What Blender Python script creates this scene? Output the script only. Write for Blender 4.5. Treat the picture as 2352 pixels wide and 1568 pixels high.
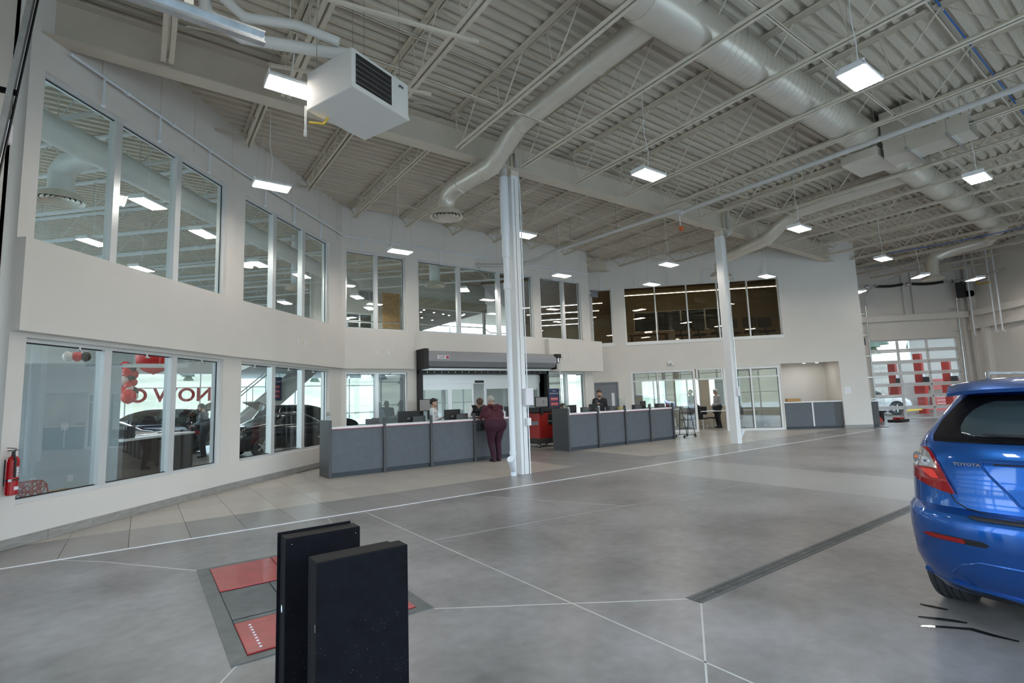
import bpy, bmesh, math, random
from mathutils import Vector, Matrix
random.seed(7)
PI=math.pi; R=math.radians
for o in list(bpy.data.objects): bpy.data.objects.remove(o)
S=bpy.context.scene; COL=S.collection
# ---------------------------------------------------------------- camera
cam=bpy.data.objects.new('camera',bpy.data.cameras.new('camera')); COL.objects.link(cam)
cam.data.lens=18; cam.data.sensor_width=36; cam.data.clip_end=500; cam.data.clip_start=.05
yw,pt,rl=R(54.08),R(6.485),R(-2.0386)
fw=Vector((math.cos(yw)*math.cos(pt),math.sin(yw)*math.cos(pt),math.sin(pt)))
rt=Vector((math.sin(yw),-math.cos(yw),0)); up=rt.cross(fw)
r2=rt*math.cos(rl)+up*math.sin(rl); u2=-rt*math.sin(rl)+up*math.cos(rl)
mw=Matrix((r2,u2,-fw)).transposed().to_4x4(); mw.translation=(0,0,1.55)
cam.matrix_world=mw; S.camera=cam
# ---------------------------------------------------------------- world, exposure
S.view_settings.view_transform='Standard'; S.view_settings.look='None'
S.view_settings.exposure=0.04; S.view_settings.gamma=1; S.view_settings.use_curve_mapping=False
LAMP=64.0; SKY=8.0
w=bpy.data.worlds.new('sky'); S.world=w; w.use_nodes=True
nt=w.node_tree; nt.nodes.clear()
def N(t,ty,**k):
    n=t.nodes.new(ty)
    for a,b in k.items(): setattr(n,a,b)
    return n
tc=N(nt,'ShaderNodeTexCoord'); sp=N(nt,'ShaderNodeSeparateXYZ'); rp=N(nt,'ShaderNodeValToRGB')
nt.links.new(tc.outputs['Generated'],sp.inputs[0]); nt.links.new(sp.outputs['Z'],rp.inputs[0])
rp.color_ramp.elements[0].color=(.86,.925,1,1); rp.color_ramp.elements[1].color=(.45,.66,1,1)
rp.color_ramp.elements[0].position=.0; rp.color_ramp.elements[1].position=.75
bg=N(nt,'ShaderNodeBackground'); bg.inputs[1].default_value=SKY
ou=N(nt,'ShaderNodeOutputWorld'); nt.links.new(rp.outputs[0],bg.inputs[0]); nt.links.new(bg.outputs[0],ou.inputs[0])
def portal(loc,sx,sy,rot):
    l=bpy.data.lights.new('portal','AREA'); l.shape='RECTANGLE'; l.size=sx; l.size_y=sy; l.cycles.is_portal=True
    o=bpy.data.objects.new('daylight_portal',l); o.location=loc; o.rotation_euler=rot; COL.objects.link(o)
portal((-1.7,4.85,1.9),3.6,4.4,(0,R(-90),0))
portal((-1.7,-.3,1.9),3.6,4.0,(0,R(-90),0))
portal((9.5,-3.0,2.5),21,4.2,(R(90),0,0))
portal((-9.4,20,3.2),5.5,18,(0,R(-90),0))
portal((3,31.3,1.9),18,3.5,(R(-90),0,0))
portal((24.6,.0,1.9),4.4,3.6,(0,R(90),R(-45)))
# ---------------------------------------------------------------- materials
def lin(c):
    return tuple(((x/255)/12.92 if x/255<=.04045 else ((x/255+.055)/1.055)**2.4) for x in c)
def mat(name,c,rough=.5,metal=0,var=0,scale=3,bump=0,bscale=40,stretch=(1,1,1),coat=0,spec=.5,emis=None,es=0,c2=None,detail=4):
    m=bpy.data.materials.new(name); m.use_nodes=True; t=m.node_tree; b=t.nodes['Principled BSDF']
    if max(c)>1.01: c=lin(c)
    b.inputs['Base Color'].default_value=(*c,1); b.inputs['Roughness'].default_value=rough; b.inputs['Metallic'].default_value=metal
    b.inputs['Specular IOR Level'].default_value=spec; b.inputs['Coat Weight'].default_value=coat; b.inputs['Coat Roughness'].default_value=.05
    if emis: b.inputs['Emission Color'].default_value=(*emis,1); b.inputs['Emission Strength'].default_value=es
    if var or bump:
        tc=N(t,'ShaderNodeTexCoord'); mp=N(t,'ShaderNodeMapping'); mp.inputs['Scale'].default_value=stretch
        t.links.new(tc.outputs['Object'],mp.inputs[0])
    if var:
        n=N(t,'ShaderNodeTexNoise'); n.inputs['Scale'].default_value=scale; n.inputs['Detail'].default_value=detail; n.inputs['Roughness'].default_value=.6
        r=N(t,'ShaderNodeValToRGB'); r.color_ramp.elements[0].position=.3; r.color_ramp.elements[1].position=.7
        d=tuple(max(0,x*(1-var)) for x in c); u=tuple(min(1,x*(1+var)) for x in c)
        if c2: d=c2 if max(c2)<=1.01 else lin(c2)
        r.color_ramp.elements[0].color=(*d,1); r.color_ramp.elements[1].color=(*u,1)
        t.links.new(mp.outputs[0],n.inputs['Vector']); t.links.new(n.outputs['Fac'],r.inputs[0]); t.links.new(r.outputs[0],b.inputs['Base Color'])
    if bump:
        n2=N(t,'ShaderNodeTexNoise'); n2.inputs['Scale'].default_value=bscale; bp=N(t,'ShaderNodeBump'); bp.inputs['Strength'].default_value=bump; bp.inputs['Distance'].default_value=.01
        t.links.new(mp.outputs[0],n2.inputs['Vector']); t.links.new(n2.outputs['Fac'],bp.inputs['Height']); t.links.new(bp.outputs[0],b.inputs['Normal'])
    return m
def glassmat(name,tint=(.93,.97,.96),refl=.09,rough=.0,opq=0,oc=(.8,.85,.88)):
    m=bpy.data.materials.new(name); m.use_nodes=True; t=m.node_tree; t.nodes.clear()
    tr=N(t,'ShaderNodeBsdfTransparent'); tr.inputs[0].default_value=(*tint,1)
    gl=N(t,'ShaderNodeBsdfGlossy'); gl.inputs[0].default_value=(1,1,1,1); gl.inputs['Roughness'].default_value=rough
    ge=N(t,'ShaderNodeNewGeometry'); vd=N(t,'ShaderNodeVectorMath',operation='DOT_PRODUCT'); t.links.new(ge.outputs['Incoming'],vd.inputs[0]); t.links.new(ge.outputs['Normal'],vd.inputs[1])
    ab=N(t,'ShaderNodeMath',operation='ABSOLUTE'); t.links.new(vd.outputs['Value'],ab.inputs[0]); su=N(t,'ShaderNodeMath',operation='SUBTRACT'); su.inputs[0].default_value=1; t.links.new(ab.outputs[0],su.inputs[1])
    fr=N(t,'ShaderNodeMath',operation='POWER'); fr.inputs[1].default_value=5; t.links.new(su.outputs[0],fr.inputs[0])
    ma=N(t,'ShaderNodeMath',operation='MULTIPLY_ADD'); ma.inputs[1].default_value=.9; ma.inputs[2].default_value=refl*.5; ma.use_clamp=True
    mx=N(t,'ShaderNodeMixShader'); o=N(t,'ShaderNodeOutputMaterial')
    t.links.new(fr.outputs[0],ma.inputs[0]); t.links.new(ma.outputs[0],mx.inputs[0])
    if opq:
        df=N(t,'ShaderNodeBsdfDiffuse'); df.inputs[0].default_value=(*oc,1); m2=N(t,'ShaderNodeMixShader'); m2.inputs[0].default_value=opq
        t.links.new(tr.outputs[0],m2.inputs[1]); t.links.new(df.outputs[0],m2.inputs[2]); t.links.new(m2.outputs[0],mx.inputs[1])
    else: t.links.new(tr.outputs[0],mx.inputs[1])
    t.links.new(gl.outputs[0],mx.inputs[2]); t.links.new(mx.outputs[0],o.inputs[0])
    return m
def emat(name,c,s):
    m=bpy.data.materials.new(name); m.use_nodes=True; t=m.node_tree; t.nodes.clear()
    e=N(t,'ShaderNodeEmission'); e.inputs[0].default_value=(*c,1); e.inputs[1].default_value=s; o=N(t,'ShaderNodeOutputMaterial'); t.links.new(e.outputs[0],o.inputs[0]); return m
M={}
M['wall']=mat('wall paint',(.74,.715,.68),.75,var=.02,scale=1.5)
M['wall2']=mat('warm wall paint',(.50,.42,.30),.8)
M['wallw']=mat('showroom wall paint',(.70,.69,.66),.75)
M['white']=mat('white painted metal',(.82,.83,.84),.35)
M['alum']=mat('clear anodised aluminium',(.74,.77,.79),.3,.35)
M['steel']=mat('grey painted steel',(.66,.595,.49),.55,var=.05,scale=6)
M['deck']=mat('grey painted deck',(.61,.55,.455),.6,var=.06,scale=2,stretch=(.3,1,1))
M['beam']=mat('grey painted beam',(.60,.54,.45),.6,var=.04,scale=2)
M['duct']=mat('grey painted duct',(.66,.61,.53),.28,.3,var=.04,scale=3)
M['galv']=mat('galvanised steel',(.62,.65,.67),.25,.9,var=.12,scale=12)
M['black']=mat('black gloss panel',(.005,.005,.007),.5,var=.3,scale=20,spec=.08)
M['blackm']=mat('black matt',(.02,.02,.022),.6)
M['rubber']=mat('tyre rubber',(.035,.037,.04),.75,bump=.2,bscale=90)
M['gask']=mat('black gasket',(.01,.01,.012),.5)
M['counter']=mat('slate laminate',(.105,.12,.14),.5,var=.08,scale=9)
M['dark']=mat('charcoal laminate',(.075,.077,.083),.5,var=.05,scale=9)
M['kick']=mat('dark kick board',(.035,.045,.058),.5)
M['top']=mat('white solid surface',(.86,.86,.88),.3)
M['stripe']=mat('red edge band',(.45,.03,.08),.4)
M['redm']=mat('red powder coat',(.42,.025,.02),.35,var=.08,scale=5,coat=.3)
M['redp']=mat('red scale plate',(.36,.035,.035),.30,var=.2,scale=6,coat=.3)
M['plate']=mat('dark steel plate',(.10,.11,.115),.38,.3,var=.3,scale=7,bump=.1)
M['plateb']=mat('grey steel border',(.12,.13,.13),.45,.2,var=.25,scale=6)
M['conc']=mat('polished concrete',(.265,.253,.25),.34,var=.0,bump=.02,bscale=8,c2=(.20,.188,.18),detail=8,scale=.9)
M['concl']=mat('light polished concrete',(.40,.39,.37),.3,c2=(.34,.33,.31),detail=8,scale=1.2,stretch=(.4,1.6,1))
M['joint']=mat('pale joint filler',(.55,.54,.52),.5)
M['line']=mat('white metal strip',(.85,.85,.88),.3)
for i,(a,b) in enumerate((((.30,.285,.27),(.235,.225,.215)),((.33,.315,.30),(.26,.25,.24)),((.28,.27,.26),(.22,.212,.205)))):
    M['tg%d'%i]=mat('grey stone tile %d'%i,a,.3,var=.05,scale=2.2,stretch=(.6,5,1),c2=b,detail=6)
for i,(a,b) in enumerate((((.50,.46,.41),(.42,.385,.34)),((.53,.49,.44),(.45,.41,.365)),((.47,.435,.39),(.40,.37,.33)))):
    M['tb%d'%i]=mat('beige stone tile %d'%i,a,.32,var=.05,scale=2.2,stretch=(.6,5,1),c2=b,detail=6)
M['grout']=mat('grout',(.40,.39,.37),.7)
M['skirt']=mat('stone skirting tile',(.36,.35,.33),.45,c2=(.27,.265,.25),var=.05,scale=5,stretch=(1,1,4))
M['hood']=mat('shutter grey',(.33,.34,.37),.4)
M['gdoor']=mat('slate door paint',(.20,.215,.25),.45)
M['glass']=glassmat('window glass')
M['glassr']=glassmat('reflective window glass',(.82,.86,.86),.22)
M['glassd']=glassmat('bronze tinted glass',(.85,.80,.68),.07)
M['frost']=glassmat('frosted glass',(.9,.95,.95),.05,.3,.65,(.62,.70,.72))
M['lamp']=emat('fluorescent tube',(1,.92,.84),LAMP)
M['lin']=emat('linear led',(1,.86,.80),9)
M['hspot']=emat('hatch downlight',(1,.95,.88),70)
M['spot']=emat('downlight',(1,.93,.85),12)
M['refl']=mat('lamp reflector',(.9,.9,.92),.2,.6)
M['tan']=mat('chipboard',(.42,.26,.11),.7,var=.35,scale=25)
M['wood']=mat('oak',(.38,.22,.10),.5,var=.2,scale=6,stretch=(1,8,1))
M['brown']=mat('warm brown wall',(.20,.15,.09),.8)
M['bceil']=mat('timber ceiling',(.16,.10,.05),.6,var=.3,scale=6)
M['chair']=mat('charcoal upholstery',(.03,.032,.04),.7)
M['skin']=mat('skin',(.50,.30,.22),.5,var=.06,scale=20)
M['hairb']=mat('black hair',(.012,.01,.01),.6,bump=.5,bscale=120)
M['hairg']=mat('grey hair',(.42,.40,.38),.7,bump=.6,bscale=90)
M['hairbr']=mat('brown hair',(.08,.045,.03),.6,bump=.5,bscale=120)
M['shirt']=mat('white cotton',(.75,.76,.82),.7,bump=.3,bscale=25)
M['maroon']=mat('maroon fleece',(.075,.012,.025),.8,var=.15,scale=12,bump=.4,bscale=30)
M['plum']=mat('dark plum trousers',(.04,.006,.022),.8,bump=.4,bscale=22)
M['jacket']=mat('black jacket',(.015,.016,.02),.7,bump=.3,bscale=25)
M['redtee']=mat('red polo',(.5,.02,.03),.7)
M['greysh']=mat('grey shirt',(.42,.41,.42),.75,bump=.3,bscale=25)
M['slate']=mat('slate sweater',(.16,.19,.22),.75)
M['shoe']=mat('black leather',(.012,.012,.013),.35)
M['blue']=mat('metallic blue paint',(.005,.095,.40),.30,.78,coat=1,var=.0)
M['blackcar']=mat('black car paint',(.006,.008,.016),.15,.2,coat=1)
M['silver']=mat('silver car paint',(.45,.46,.47),.2,.6,coat=1)
M['whitecar']=mat('white car paint',(.75,.75,.75),.2,coat=1)
M['carglass']=mat('dark car glass',(.012,.016,.018),.03,spec=.8)
M['tint']=glassmat('tinted hatch glass',(.30,.36,.37),.06)
M['hatchpane']=mat('hatch glass',(.035,.05,.055),.05,spec=.5)
M['lens_glow']=mat('painted lens highlight',(.85,.03,.02),.15,coat=1)
M['plastic']=mat('black plastic',(.015,.015,.017),.5,bump=.2,bscale=200)
M['lens_red']=mat('red lamp lens',(.26,.002,.004),.12,coat=.5)
M['lens_clear']=mat('clear lamp lens',(.55,.52,.52),.1,.6,coat=1)
M['chrome']=mat('chrome',(.75,.75,.77),.12,1)
M['orange']=mat('amber bulb',(.8,.16,.03),.3)
M['yellow']=mat('yellow',(.75,.50,.03),.5)
M['green']=mat('bright green',(.05,.6,.04),.5)
M['paper']=mat('paper label',(.80,.78,.84),.6)
M['ink']=mat('dark print',(.03,.03,.035),.6)
M['redext']=mat('extinguisher red',(.42,.004,.01),.2,coat=.6)
M['navy']=mat('navy poster',(.03,.045,.12),.5)
M['posterred']=mat('red poster print',(.55,.08,.08),.5)
M['screen']=mat('screen glass',(.22,.21,.21),.3,emis=(.38,.36,.36),es=.1)
M['pvc']=mat('white pvc pipe',(.78,.82,.88),.35)
M['pvcg']=mat('grey pipe paint',(.55,.54,.52),.45)
M['bluep']=mat('blue air line',(.02,.13,.45),.4)
M['balr']=mat('red balloon',(.65,.02,.02),.25)
M['balw']=mat('white balloon',(.8,.75,.7),.25)
M['balb']=mat('black balloon',(.02,.02,.02),.25)
M['asph']=mat('pale bounce lot',(.50,.43,.34),.9,var=.15,scale=.3)  # lot made pale and warm to bounce light up to the ceiling
M['grass']=mat('dry grass hill',(.34,.27,.16),.95,var=.3,scale=.08)
M['tree']=mat('dark conifers',(.035,.05,.03),.95,var=.3,scale=.5)
M['redlet']=mat('red vinyl letters',(.50,.02,.03),.5)
M['orsp']=mat('orange tag',(.6,.12,.03),.5)
M['sleeve']=mat('light blue grey wall',(.55,.62,.68),.7)
M['darkwood']=mat('dark brown laminate',(.06,.048,.042),.45,var=.2,scale=6,stretch=(1,1,.2))
M['cream']=mat('cream wall paint',(.52,.46,.36),.75)
M['warmw']=mat('tan wall paint',(.34,.27,.18),.8)
M['panel']=emat('ceiling panel',(1,.97,.92),16)
M['wlamp']=emat('workshop tube',(1,.97,.95),14)
# concrete colour mottling
for k in ('conc','concl'):
    m=M[k]; t=m.node_tree; b=t.nodes['Principled BSDF']; tc=N(t,'ShaderNodeTexCoord')
    n=N(t,'ShaderNodeTexNoise'); n.inputs['Scale'].default_value=.7; n.inputs['Detail'].default_value=9; n.inputs['Roughness'].default_value=.62
    n3=N(t,'ShaderNodeTexNoise'); n3.inputs['Scale'].default_value=9; n3.inputs['Detail'].default_value=5
    ad=N(t,'ShaderNodeMath',operation='MULTIPLY_ADD'); ad.inputs[1].default_value=.28
    r=N(t,'ShaderNodeValToRGB'); r.color_ramp.elements[0].position=.42; r.color_ramp.elements[1].position=.82
    lo,hi=(((.12,.112,.105),(.31,.295,.29)) if k=='conc' else ((.27,.26,.245),(.36,.35,.33)))
    r.color_ramp.elements[0].color=(*lo,1); r.color_ramp.elements[1].color=(*hi,1)
    t.links.new(tc.outputs['Object'],n.inputs['Vector']); t.links.new(tc.outputs['Object'],n3.inputs['Vector'])
    t.links.new(n3.outputs['Fac'],ad.inputs[0]); t.links.new(n.outputs['Fac'],ad.inputs[2]); t.links.new(ad.outputs[0],r.inputs[0]); t.links.new(r.outputs[0],b.inputs['Base Color'])
    rr=N(t,'ShaderNodeMapRange'); rr.inputs['To Min'].default_value=.26; rr.inputs['To Max'].default_value=.42; t.links.new(n.outputs['Fac'],rr.inputs[0]); t.links.new(rr.outputs[0],b.inputs['Roughness'])
# ---------------------------------------------------------------- mesh helpers
OFF={}
class MB:
    def __init__(s): s.v=[]; s.f=[]; s.mi=[]; s.m=0
    def add(s,vs,fs):
        k=len(s.v); s.v+= [tuple(v) for v in vs]; s.f+=[tuple(i+k for i in f) for f in fs]; s.mi+=[s.m]*len(fs); return s
    def box(s,x0,x1,y0,y1,z0,z1):
        return s.add([(x0,y0,z0),(x1,y0,z0),(x1,y1,z0),(x0,y1,z0),(x0,y0,z1),(x1,y0,z1),(x1,y1,z1),(x0,y1,z1)],
            [(3,2,1,0),(4,5,6,7),(0,1,5,4),(1,2,6,5),(2,3,7,6),(3,0,4,7)])
    def bev(s,x0,x1,y0,y1,z0,z1,b):
        # chamfered box
        vs=[];X=((x0,x0+b),(x1,x1-b));Yy=((y0,y0+b),(y1,y1-b));Z=((z0,z0+b),(z1,z1-b))
        bm=bmesh.new(); bmesh.ops.create_cube(bm,size=1)
        for v in bm.verts: v.co=Vector(((x0+x1)/2+v.co.x*(x1-x0),(y0+y1)/2+v.co.y*(y1-y0),(z0+z1)/2+v.co.z*(z1-z0)))
        bmesh.ops.bevel(bm,geom=bm.edges[:],offset=b,segments=2,affect='EDGES',profile=.5)
        bm.verts.index_update(); s.add([v.co[:] for v in bm.verts],[[v.index for v in f.verts] for f in bm.faces]); bm.free(); return s
    def obox(s,c,d,a,w,t,h0,h1):
        # box: start c(x,y) direction angle a, length d, offset w along left normal from, thickness t, z range
        cx,cy=c; u=(math.cos(a),math.sin(a)); n=(-u[1],u[0])
        P=[(cx+u[0]*i+n[0]*j,cy+u[1]*i+n[1]*j) for i,j in ((0,w),(d,w),(d,w+t),(0,w+t))]
        return s.prism(P,h0,h1)
    def prism(s,P,z0,z1):
        n=len(P); a=sum(P[i][0]*P[(i+1)%n][1]-P[(i+1)%n][0]*P[i][1] for i in range(n))
        if a<0: P=P[::-1]
        vs=[(x,y,z0) for x,y in P]+[(x,y,z1) for x,y in P]
        return s.add(vs,[tuple(range(n-1,-1,-1)),tuple(range(n,2*n))]+[(i,(i+1)%n,(i+1)%n+n,i+n) for i in range(n)])
    def cyl(s,p0,p1,r,n=12,r1=None,cap=True):
        p0=Vector(p0);p1=Vector(p1); r1=r if r1 is None else r1; d=(p1-p0).normalized()
        a=d.orthogonal().normalized(); b=d.cross(a)
        vs=[p0+(a*math.cos(t)+b*math.sin(t))*r for t in [2*PI*i/n for i in range(n)]]+[p1+(a*math.cos(t)+b*math.sin(t))*r1 for t in [2*PI*i/n for i in range(n)]]
        fs=[(i,(i+1)%n,(i+1)%n+n,i+n) for i in range(n)]
        if cap: fs+=[tuple(range(n-1,-1,-1)),tuple(range(n,2*n))]
        return s.add(vs,fs)
    def tube(s,pts,r,n=10,rs=None,cap=True):
        pts=[Vector(p) for p in pts]; k=len(pts); rings=[]; a=None
        for i,p in enumerate(pts):
            d=((pts[min(i+1,k-1)]-p).normalized()+(p-pts[max(i-1,0)]).normalized())
            d=d.normalized() if d.length>1e-6 else Vector((0,0,1))
            a=d.orthogonal().normalized() if a is None else (a-d*a.dot(d)).normalized()
            b=d.cross(a); q=rs[i] if rs else r
            c=1.0
            if 0<i<k-1:
                c=1/max(.5,math.cos((pts[i+1]-p).angle(p-pts[i-1])/2))**.5
            rings.append([p+(a*math.cos(t)+b*math.sin(t))*q*c for t in [2*PI*j/n for j in range(n)]])
        vs=[v for rg in rings for v in rg]
        fs=[(i*n+j,i*n+(j+1)%n,(i+1)*n+(j+1)%n,(i+1)*n+j) for i in range(k-1) for j in range(n)]
        if cap: fs+=[tuple(range(n-1,-1,-1)),tuple(range((k-1)*n,k*n))]
        return s.add(vs,fs)
    def sph(s,c,r,n=12,m=8,sc=(1,1,1)):
        vs=[];fs=[]
        for i in range(m+1):
            for j in range(n):
                t=PI*i/m;p=2*PI*j/n; vs.append((c[0]+r*sc[0]*math.sin(t)*math.cos(p),c[1]+r*sc[1]*math.sin(t)*math.sin(p),c[2]+r*sc[2]*math.cos(t)))
        for i in range(m):
            for j in range(n): fs.append((i*n+j,(i+1)*n+j,(i+1)*n+(j+1)%n,i*n+(j+1)%n))
        return s.add(vs,fs)
    def bar(s,p0,p1,w,h,upv=(0,0,1)):
        p0=Vector(p0);p1=Vector(p1);d=(p1-p0).normalized();u=Vector(upv); sd=d.cross(u)
        if sd.length<1e-4: sd=d.cross(Vector((1,0,0)))
        sd.normalize(); u=sd.cross(d)
        q=[sd*(i*w/2)+u*(j*h/2) for i,j in ((-1,-1),(1,-1),(1,1),(-1,1))]
        return s.add([p0+k for k in q]+[p1+k for k in q],[(3,2,1,0),(4,5,6,7),(0,1,5,4),(1,2,6,5),(2,3,7,6),(3,0,4,7)])
    def ring(s,c,r0,r1,z0,z1,n=28):
        vs=[]
        for r,z in ((r0,z0),(r1,z0),(r1,z1),(r0,z1)): vs+=[(c[0]+r*math.cos(2*PI*i/n),c[1]+r*math.sin(2*PI*i/n),z) for i in range(n)]
        fs=[]
        for a in range(4):
            b=(a+1)%4; fs+=[(a*n+i,a*n+(i+1)%n,b*n+(i+1)%n,b*n+i) for i in range(n)]
        return s.add(vs,fs)
    def cone(s,c,prof,n=28):
        vs=[(c[0]+r*math.cos(2*PI*i/n),c[1]+r*math.sin(2*PI*i/n),z) for r,z in prof for i in range(n)]
        return s.add(vs,[(k*n+i,k*n+(i+1)%n,(k+1)*n+(i+1)%n,(k+1)*n+i) for k in range(len(prof)-1) for i in range(n)])
    def build(s,name,m,parent=None,smooth=False,bevel=0,kind=None,auto=None):
        off=OFF.get(parent.name,Vector()) if parent else Vector()
        me=bpy.data.meshes.new(name); me.from_pydata([tuple(Vector(v)-off) for v in s.v],[],s.f)
        for x in (m if isinstance(m,(list,tuple)) else [m]): me.materials.append(M[x] if isinstance(x,str) else x)
        if any(s.mi): me.polygons.foreach_set('material_index',s.mi)
        me.update()
        if smooth:
            me.polygons.foreach_set('use_smooth',[True]*len(me.polygons))
            try: me.set_sharp_from_angle(angle=R(auto or 40))
            except Exception: pass
        o=bpy.data.objects.new(name,me); COL.objects.link(o)
        if parent: o.parent=parent; OFF[o.name]=off
        else: OFF[o.name]=Vector()
        if bevel:
            b=o.modifiers.new('b','BEVEL'); b.width=bevel; b.segments=2; b.limit_method='ANGLE'
        if kind: o['kind']=kind
        return o
def tag(o,label=None,cat=None,group=None,kind=None):
    for k,v in (('label',label),('category',cat),('group',group),('kind',kind)):
        if v: o[k]=v
    return o
def thing(name,label,cat,loc=(0,0,0),group=None,local=False,rz=0):
    o=bpy.data.objects.new(name,None); COL.objects.link(o); o.location=loc; o.rotation_euler=(0,0,rz); o.empty_display_size=.1
    OFF[o.name]=Vector() if local else Vector(loc)
    return tag(o,label,cat,group)
KIDS={}
def kids(o): return [c for c in bpy.data.objects if c.parent==o]
def copy_tree(o,parent=None,tree=None):
    if tree is None: tree={}; [tree.setdefault(c.parent,[]).append(c) for c in bpy.data.objects if c.parent]
    c=o.copy(); COL.objects.link(c)
    if parent: c.parent=parent
    OFF[c.name]=OFF.get(o.name,Vector())
    for ch in tree.get(o,[]): copy_tree(ch,c,tree)
    return c
def text(name,s,size,loc,rot,m,parent=None,depth=.004,align='CENTER',mirror=False,bold=0,sx=1):
    cu=bpy.data.curves.new(name,'FONT'); cu.body=s; cu.size=size; cu.extrude=depth; cu.align_x=align; cu.align_y='CENTER'; cu.offset=bold*size
    t=bpy.data.objects.new('t',cu); COL.objects.link(t); dg=bpy.context.evaluated_depsgraph_get()
    me=bpy.data.meshes.new_from_object(t.evaluated_get(dg)); bpy.data.objects.remove(t)
    mt=Matrix.Translation(Vector(loc)-(OFF.get(parent.name,Vector()) if parent else Vector()))@rot.to_4x4()@Matrix.Diagonal((-sx if mirror else sx,1,1,1))
    me.transform(mt); me.materials.clear(); me.materials.append(M[m])
    o=bpy.data.objects.new(name,me); COL.objects.link(o)
    if parent: o.parent=parent; OFF[o.name]=OFF.get(parent.name,Vector())
    return o
def rotm(x,z):  # columns: text x dir, text y dir(z), normal
    x=Vector(x).normalized(); z=Vector(z).normalized(); return Matrix((x,z,x.cross(z))).transposed()
# ================================================================ SETTING
ZD=7.42
A0=Vector((-1.33,8.54));A1=Vector((1.45,11.63));B1=Vector((4.60,14.70));C1=Vector((14.57,14.70))
D0=Vector((15.42,15.58));D1=Vector((22.9,8.1)); DS=Vector((16.3,14.7))
E0=Vector((26.2,11.37));E1=Vector((31.0,6.57)); F1=Vector((21.8,-2.6)); G1=Vector((-1.45,-2.6)); H1=Vector((-1.45,8.54))
EZ=Vector((27.2,10.37))
def struct(o): o['kind']='structure'; return o
# floors ---------------------------------------------------------
fr=struct(MB().box(-9,36,-4,36,-.12,-.02).build('floor','grout'))
cs=struct(MB().box(-1.45,8.5,-2.6,7.585,-.02,0).box(10.5,32,-2.6,7.585,-.02,0).prism([(23.1,7.585),(30.1,7.585),(26.3,11.3)],-.02,0).build('floor_concrete','conc'))
struct(MB().box(8.5,10.5,-2.6,7.585,-.02,.0004).build('floor_band','concl'))
struct(MB().box(-1.45,23.4,7.585,7.63,-.02,.003).build('trim_1','line'))
# saw cut joints
jl=[((2.71,7.5),(2.71,-2.6)),((-.25,7.13),(.5,6.08)),((.55,3.74),(.2,3.2)),((1.86,3.69),(3.43,2.57)),((3.43,2.46),(2.3,1.65)),((2.17,7.55),(2.1,7.0)),((2.72,5.45),(8.4,4.9)),((-.65,7.58),(-.25,7.13)),((4.6,7.3),(5.6,5.2)),((2.3,1.65),(-1.4,-1.2)),((.2,3.2),(-1.4,1.8))]
for i,(a,b) in enumerate(jl):
    w_=.012 if i not in (6,8) else .006
    a=Vector(a);b=Vector(b);n=(b-a).normalized().orthogonal()*w_/2
    struct(MB().prism([(a+n)[:],(b+n)[:],(b-n)[:],(a-n)[:]],-.01,.0009).build('floor_joint','joint'))
# tiles ---------------------------------------------------------
def bx(b): return MB().box(0,b[0]-.005,0,b[1]-.005,-.014,0)
TM={}
for k in ('tg0','tg1','tg2','tb0','tb1','tb2'): 
    for s_,sz in (('a',(.62,1.165)),('b',(.62,1.2))):
        o=bx(sz).build('tile',k); TM[k+s_]=o.data; bpy.data.objects.remove(o)
tf=struct(MB().box(-1.45,23,7.64,15,-.03,-.015).build('floor_tiles','grout'))
def wall_y(x):  # curved wall line
    if x<1.45: return 8.54+(x+1.33)*(11.63-8.54)/(2.78)
    return 11.63+(x-1.45)*(3.07/3.15)
cnt=0
for r in range(6):
    y0=7.635 if r==0 else 8.8+(r-1)*1.2
    for c in range(41):
        x0=-1.92+.62*c; xc=x0+.31; yc=y0+.6
        if x0<-1.5: continue
        if xc<4.6 and y0>wall_y(xc)+.35: continue
        if xc>4.6 and y0>14.5: continue
        if xc+y0>31.3 and r: continue
        if x0>22.6: continue
        if r>3 and not(xc>15 or xc<3.3 or 8<xc<11): continue
        g=(r==0) or (8.3<xc<10.3)
        k=('tg' if g else 'tb')+str((c*7+r*5+(c*c)%5)%3)+('a' if r==0 else 'b')
        o=bpy.data.objects.new('tile',TM[k]); COL.objects.link(o); o.location=(x0,y0,0); o.parent=tf; cnt+=1
print('tiles',cnt)
struct(MB().prism([(B1.x,B1.y+.3),(A1.x,A1.y+.3),(A0.x-.2,A0.y+.2),(-9,8.6),(-9,31),(14,31),(14.5,15)],-.02,-.001).prism([(14.6,15.4),(14.6,31),(36,31),(36,11.6),(26.3,11.5),(23.1,8.3)],-.02,-.0012).build('floor_showroom','concl'))
# ceiling deck ----------------------------------------------------
m=MB(); P=[]; y=-2.9
while y<33:
    P+=[(y,ZD),(y+.08,ZD),(y+.105,ZD+.075),(y+.180,ZD+.075),(y+.205,ZD)]; y+=.205
vs=[(x,a,b) for x in (-9,36) for a,b in P]; n=len(P)
m.add(vs,[(i,i+1,i+1+n,i+n) for i in range(n-1)]); m.box(-9,36,-2.9,33.2,ZD+.1,ZD+.2)
struct(m.build('ceiling','deck'))
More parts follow.
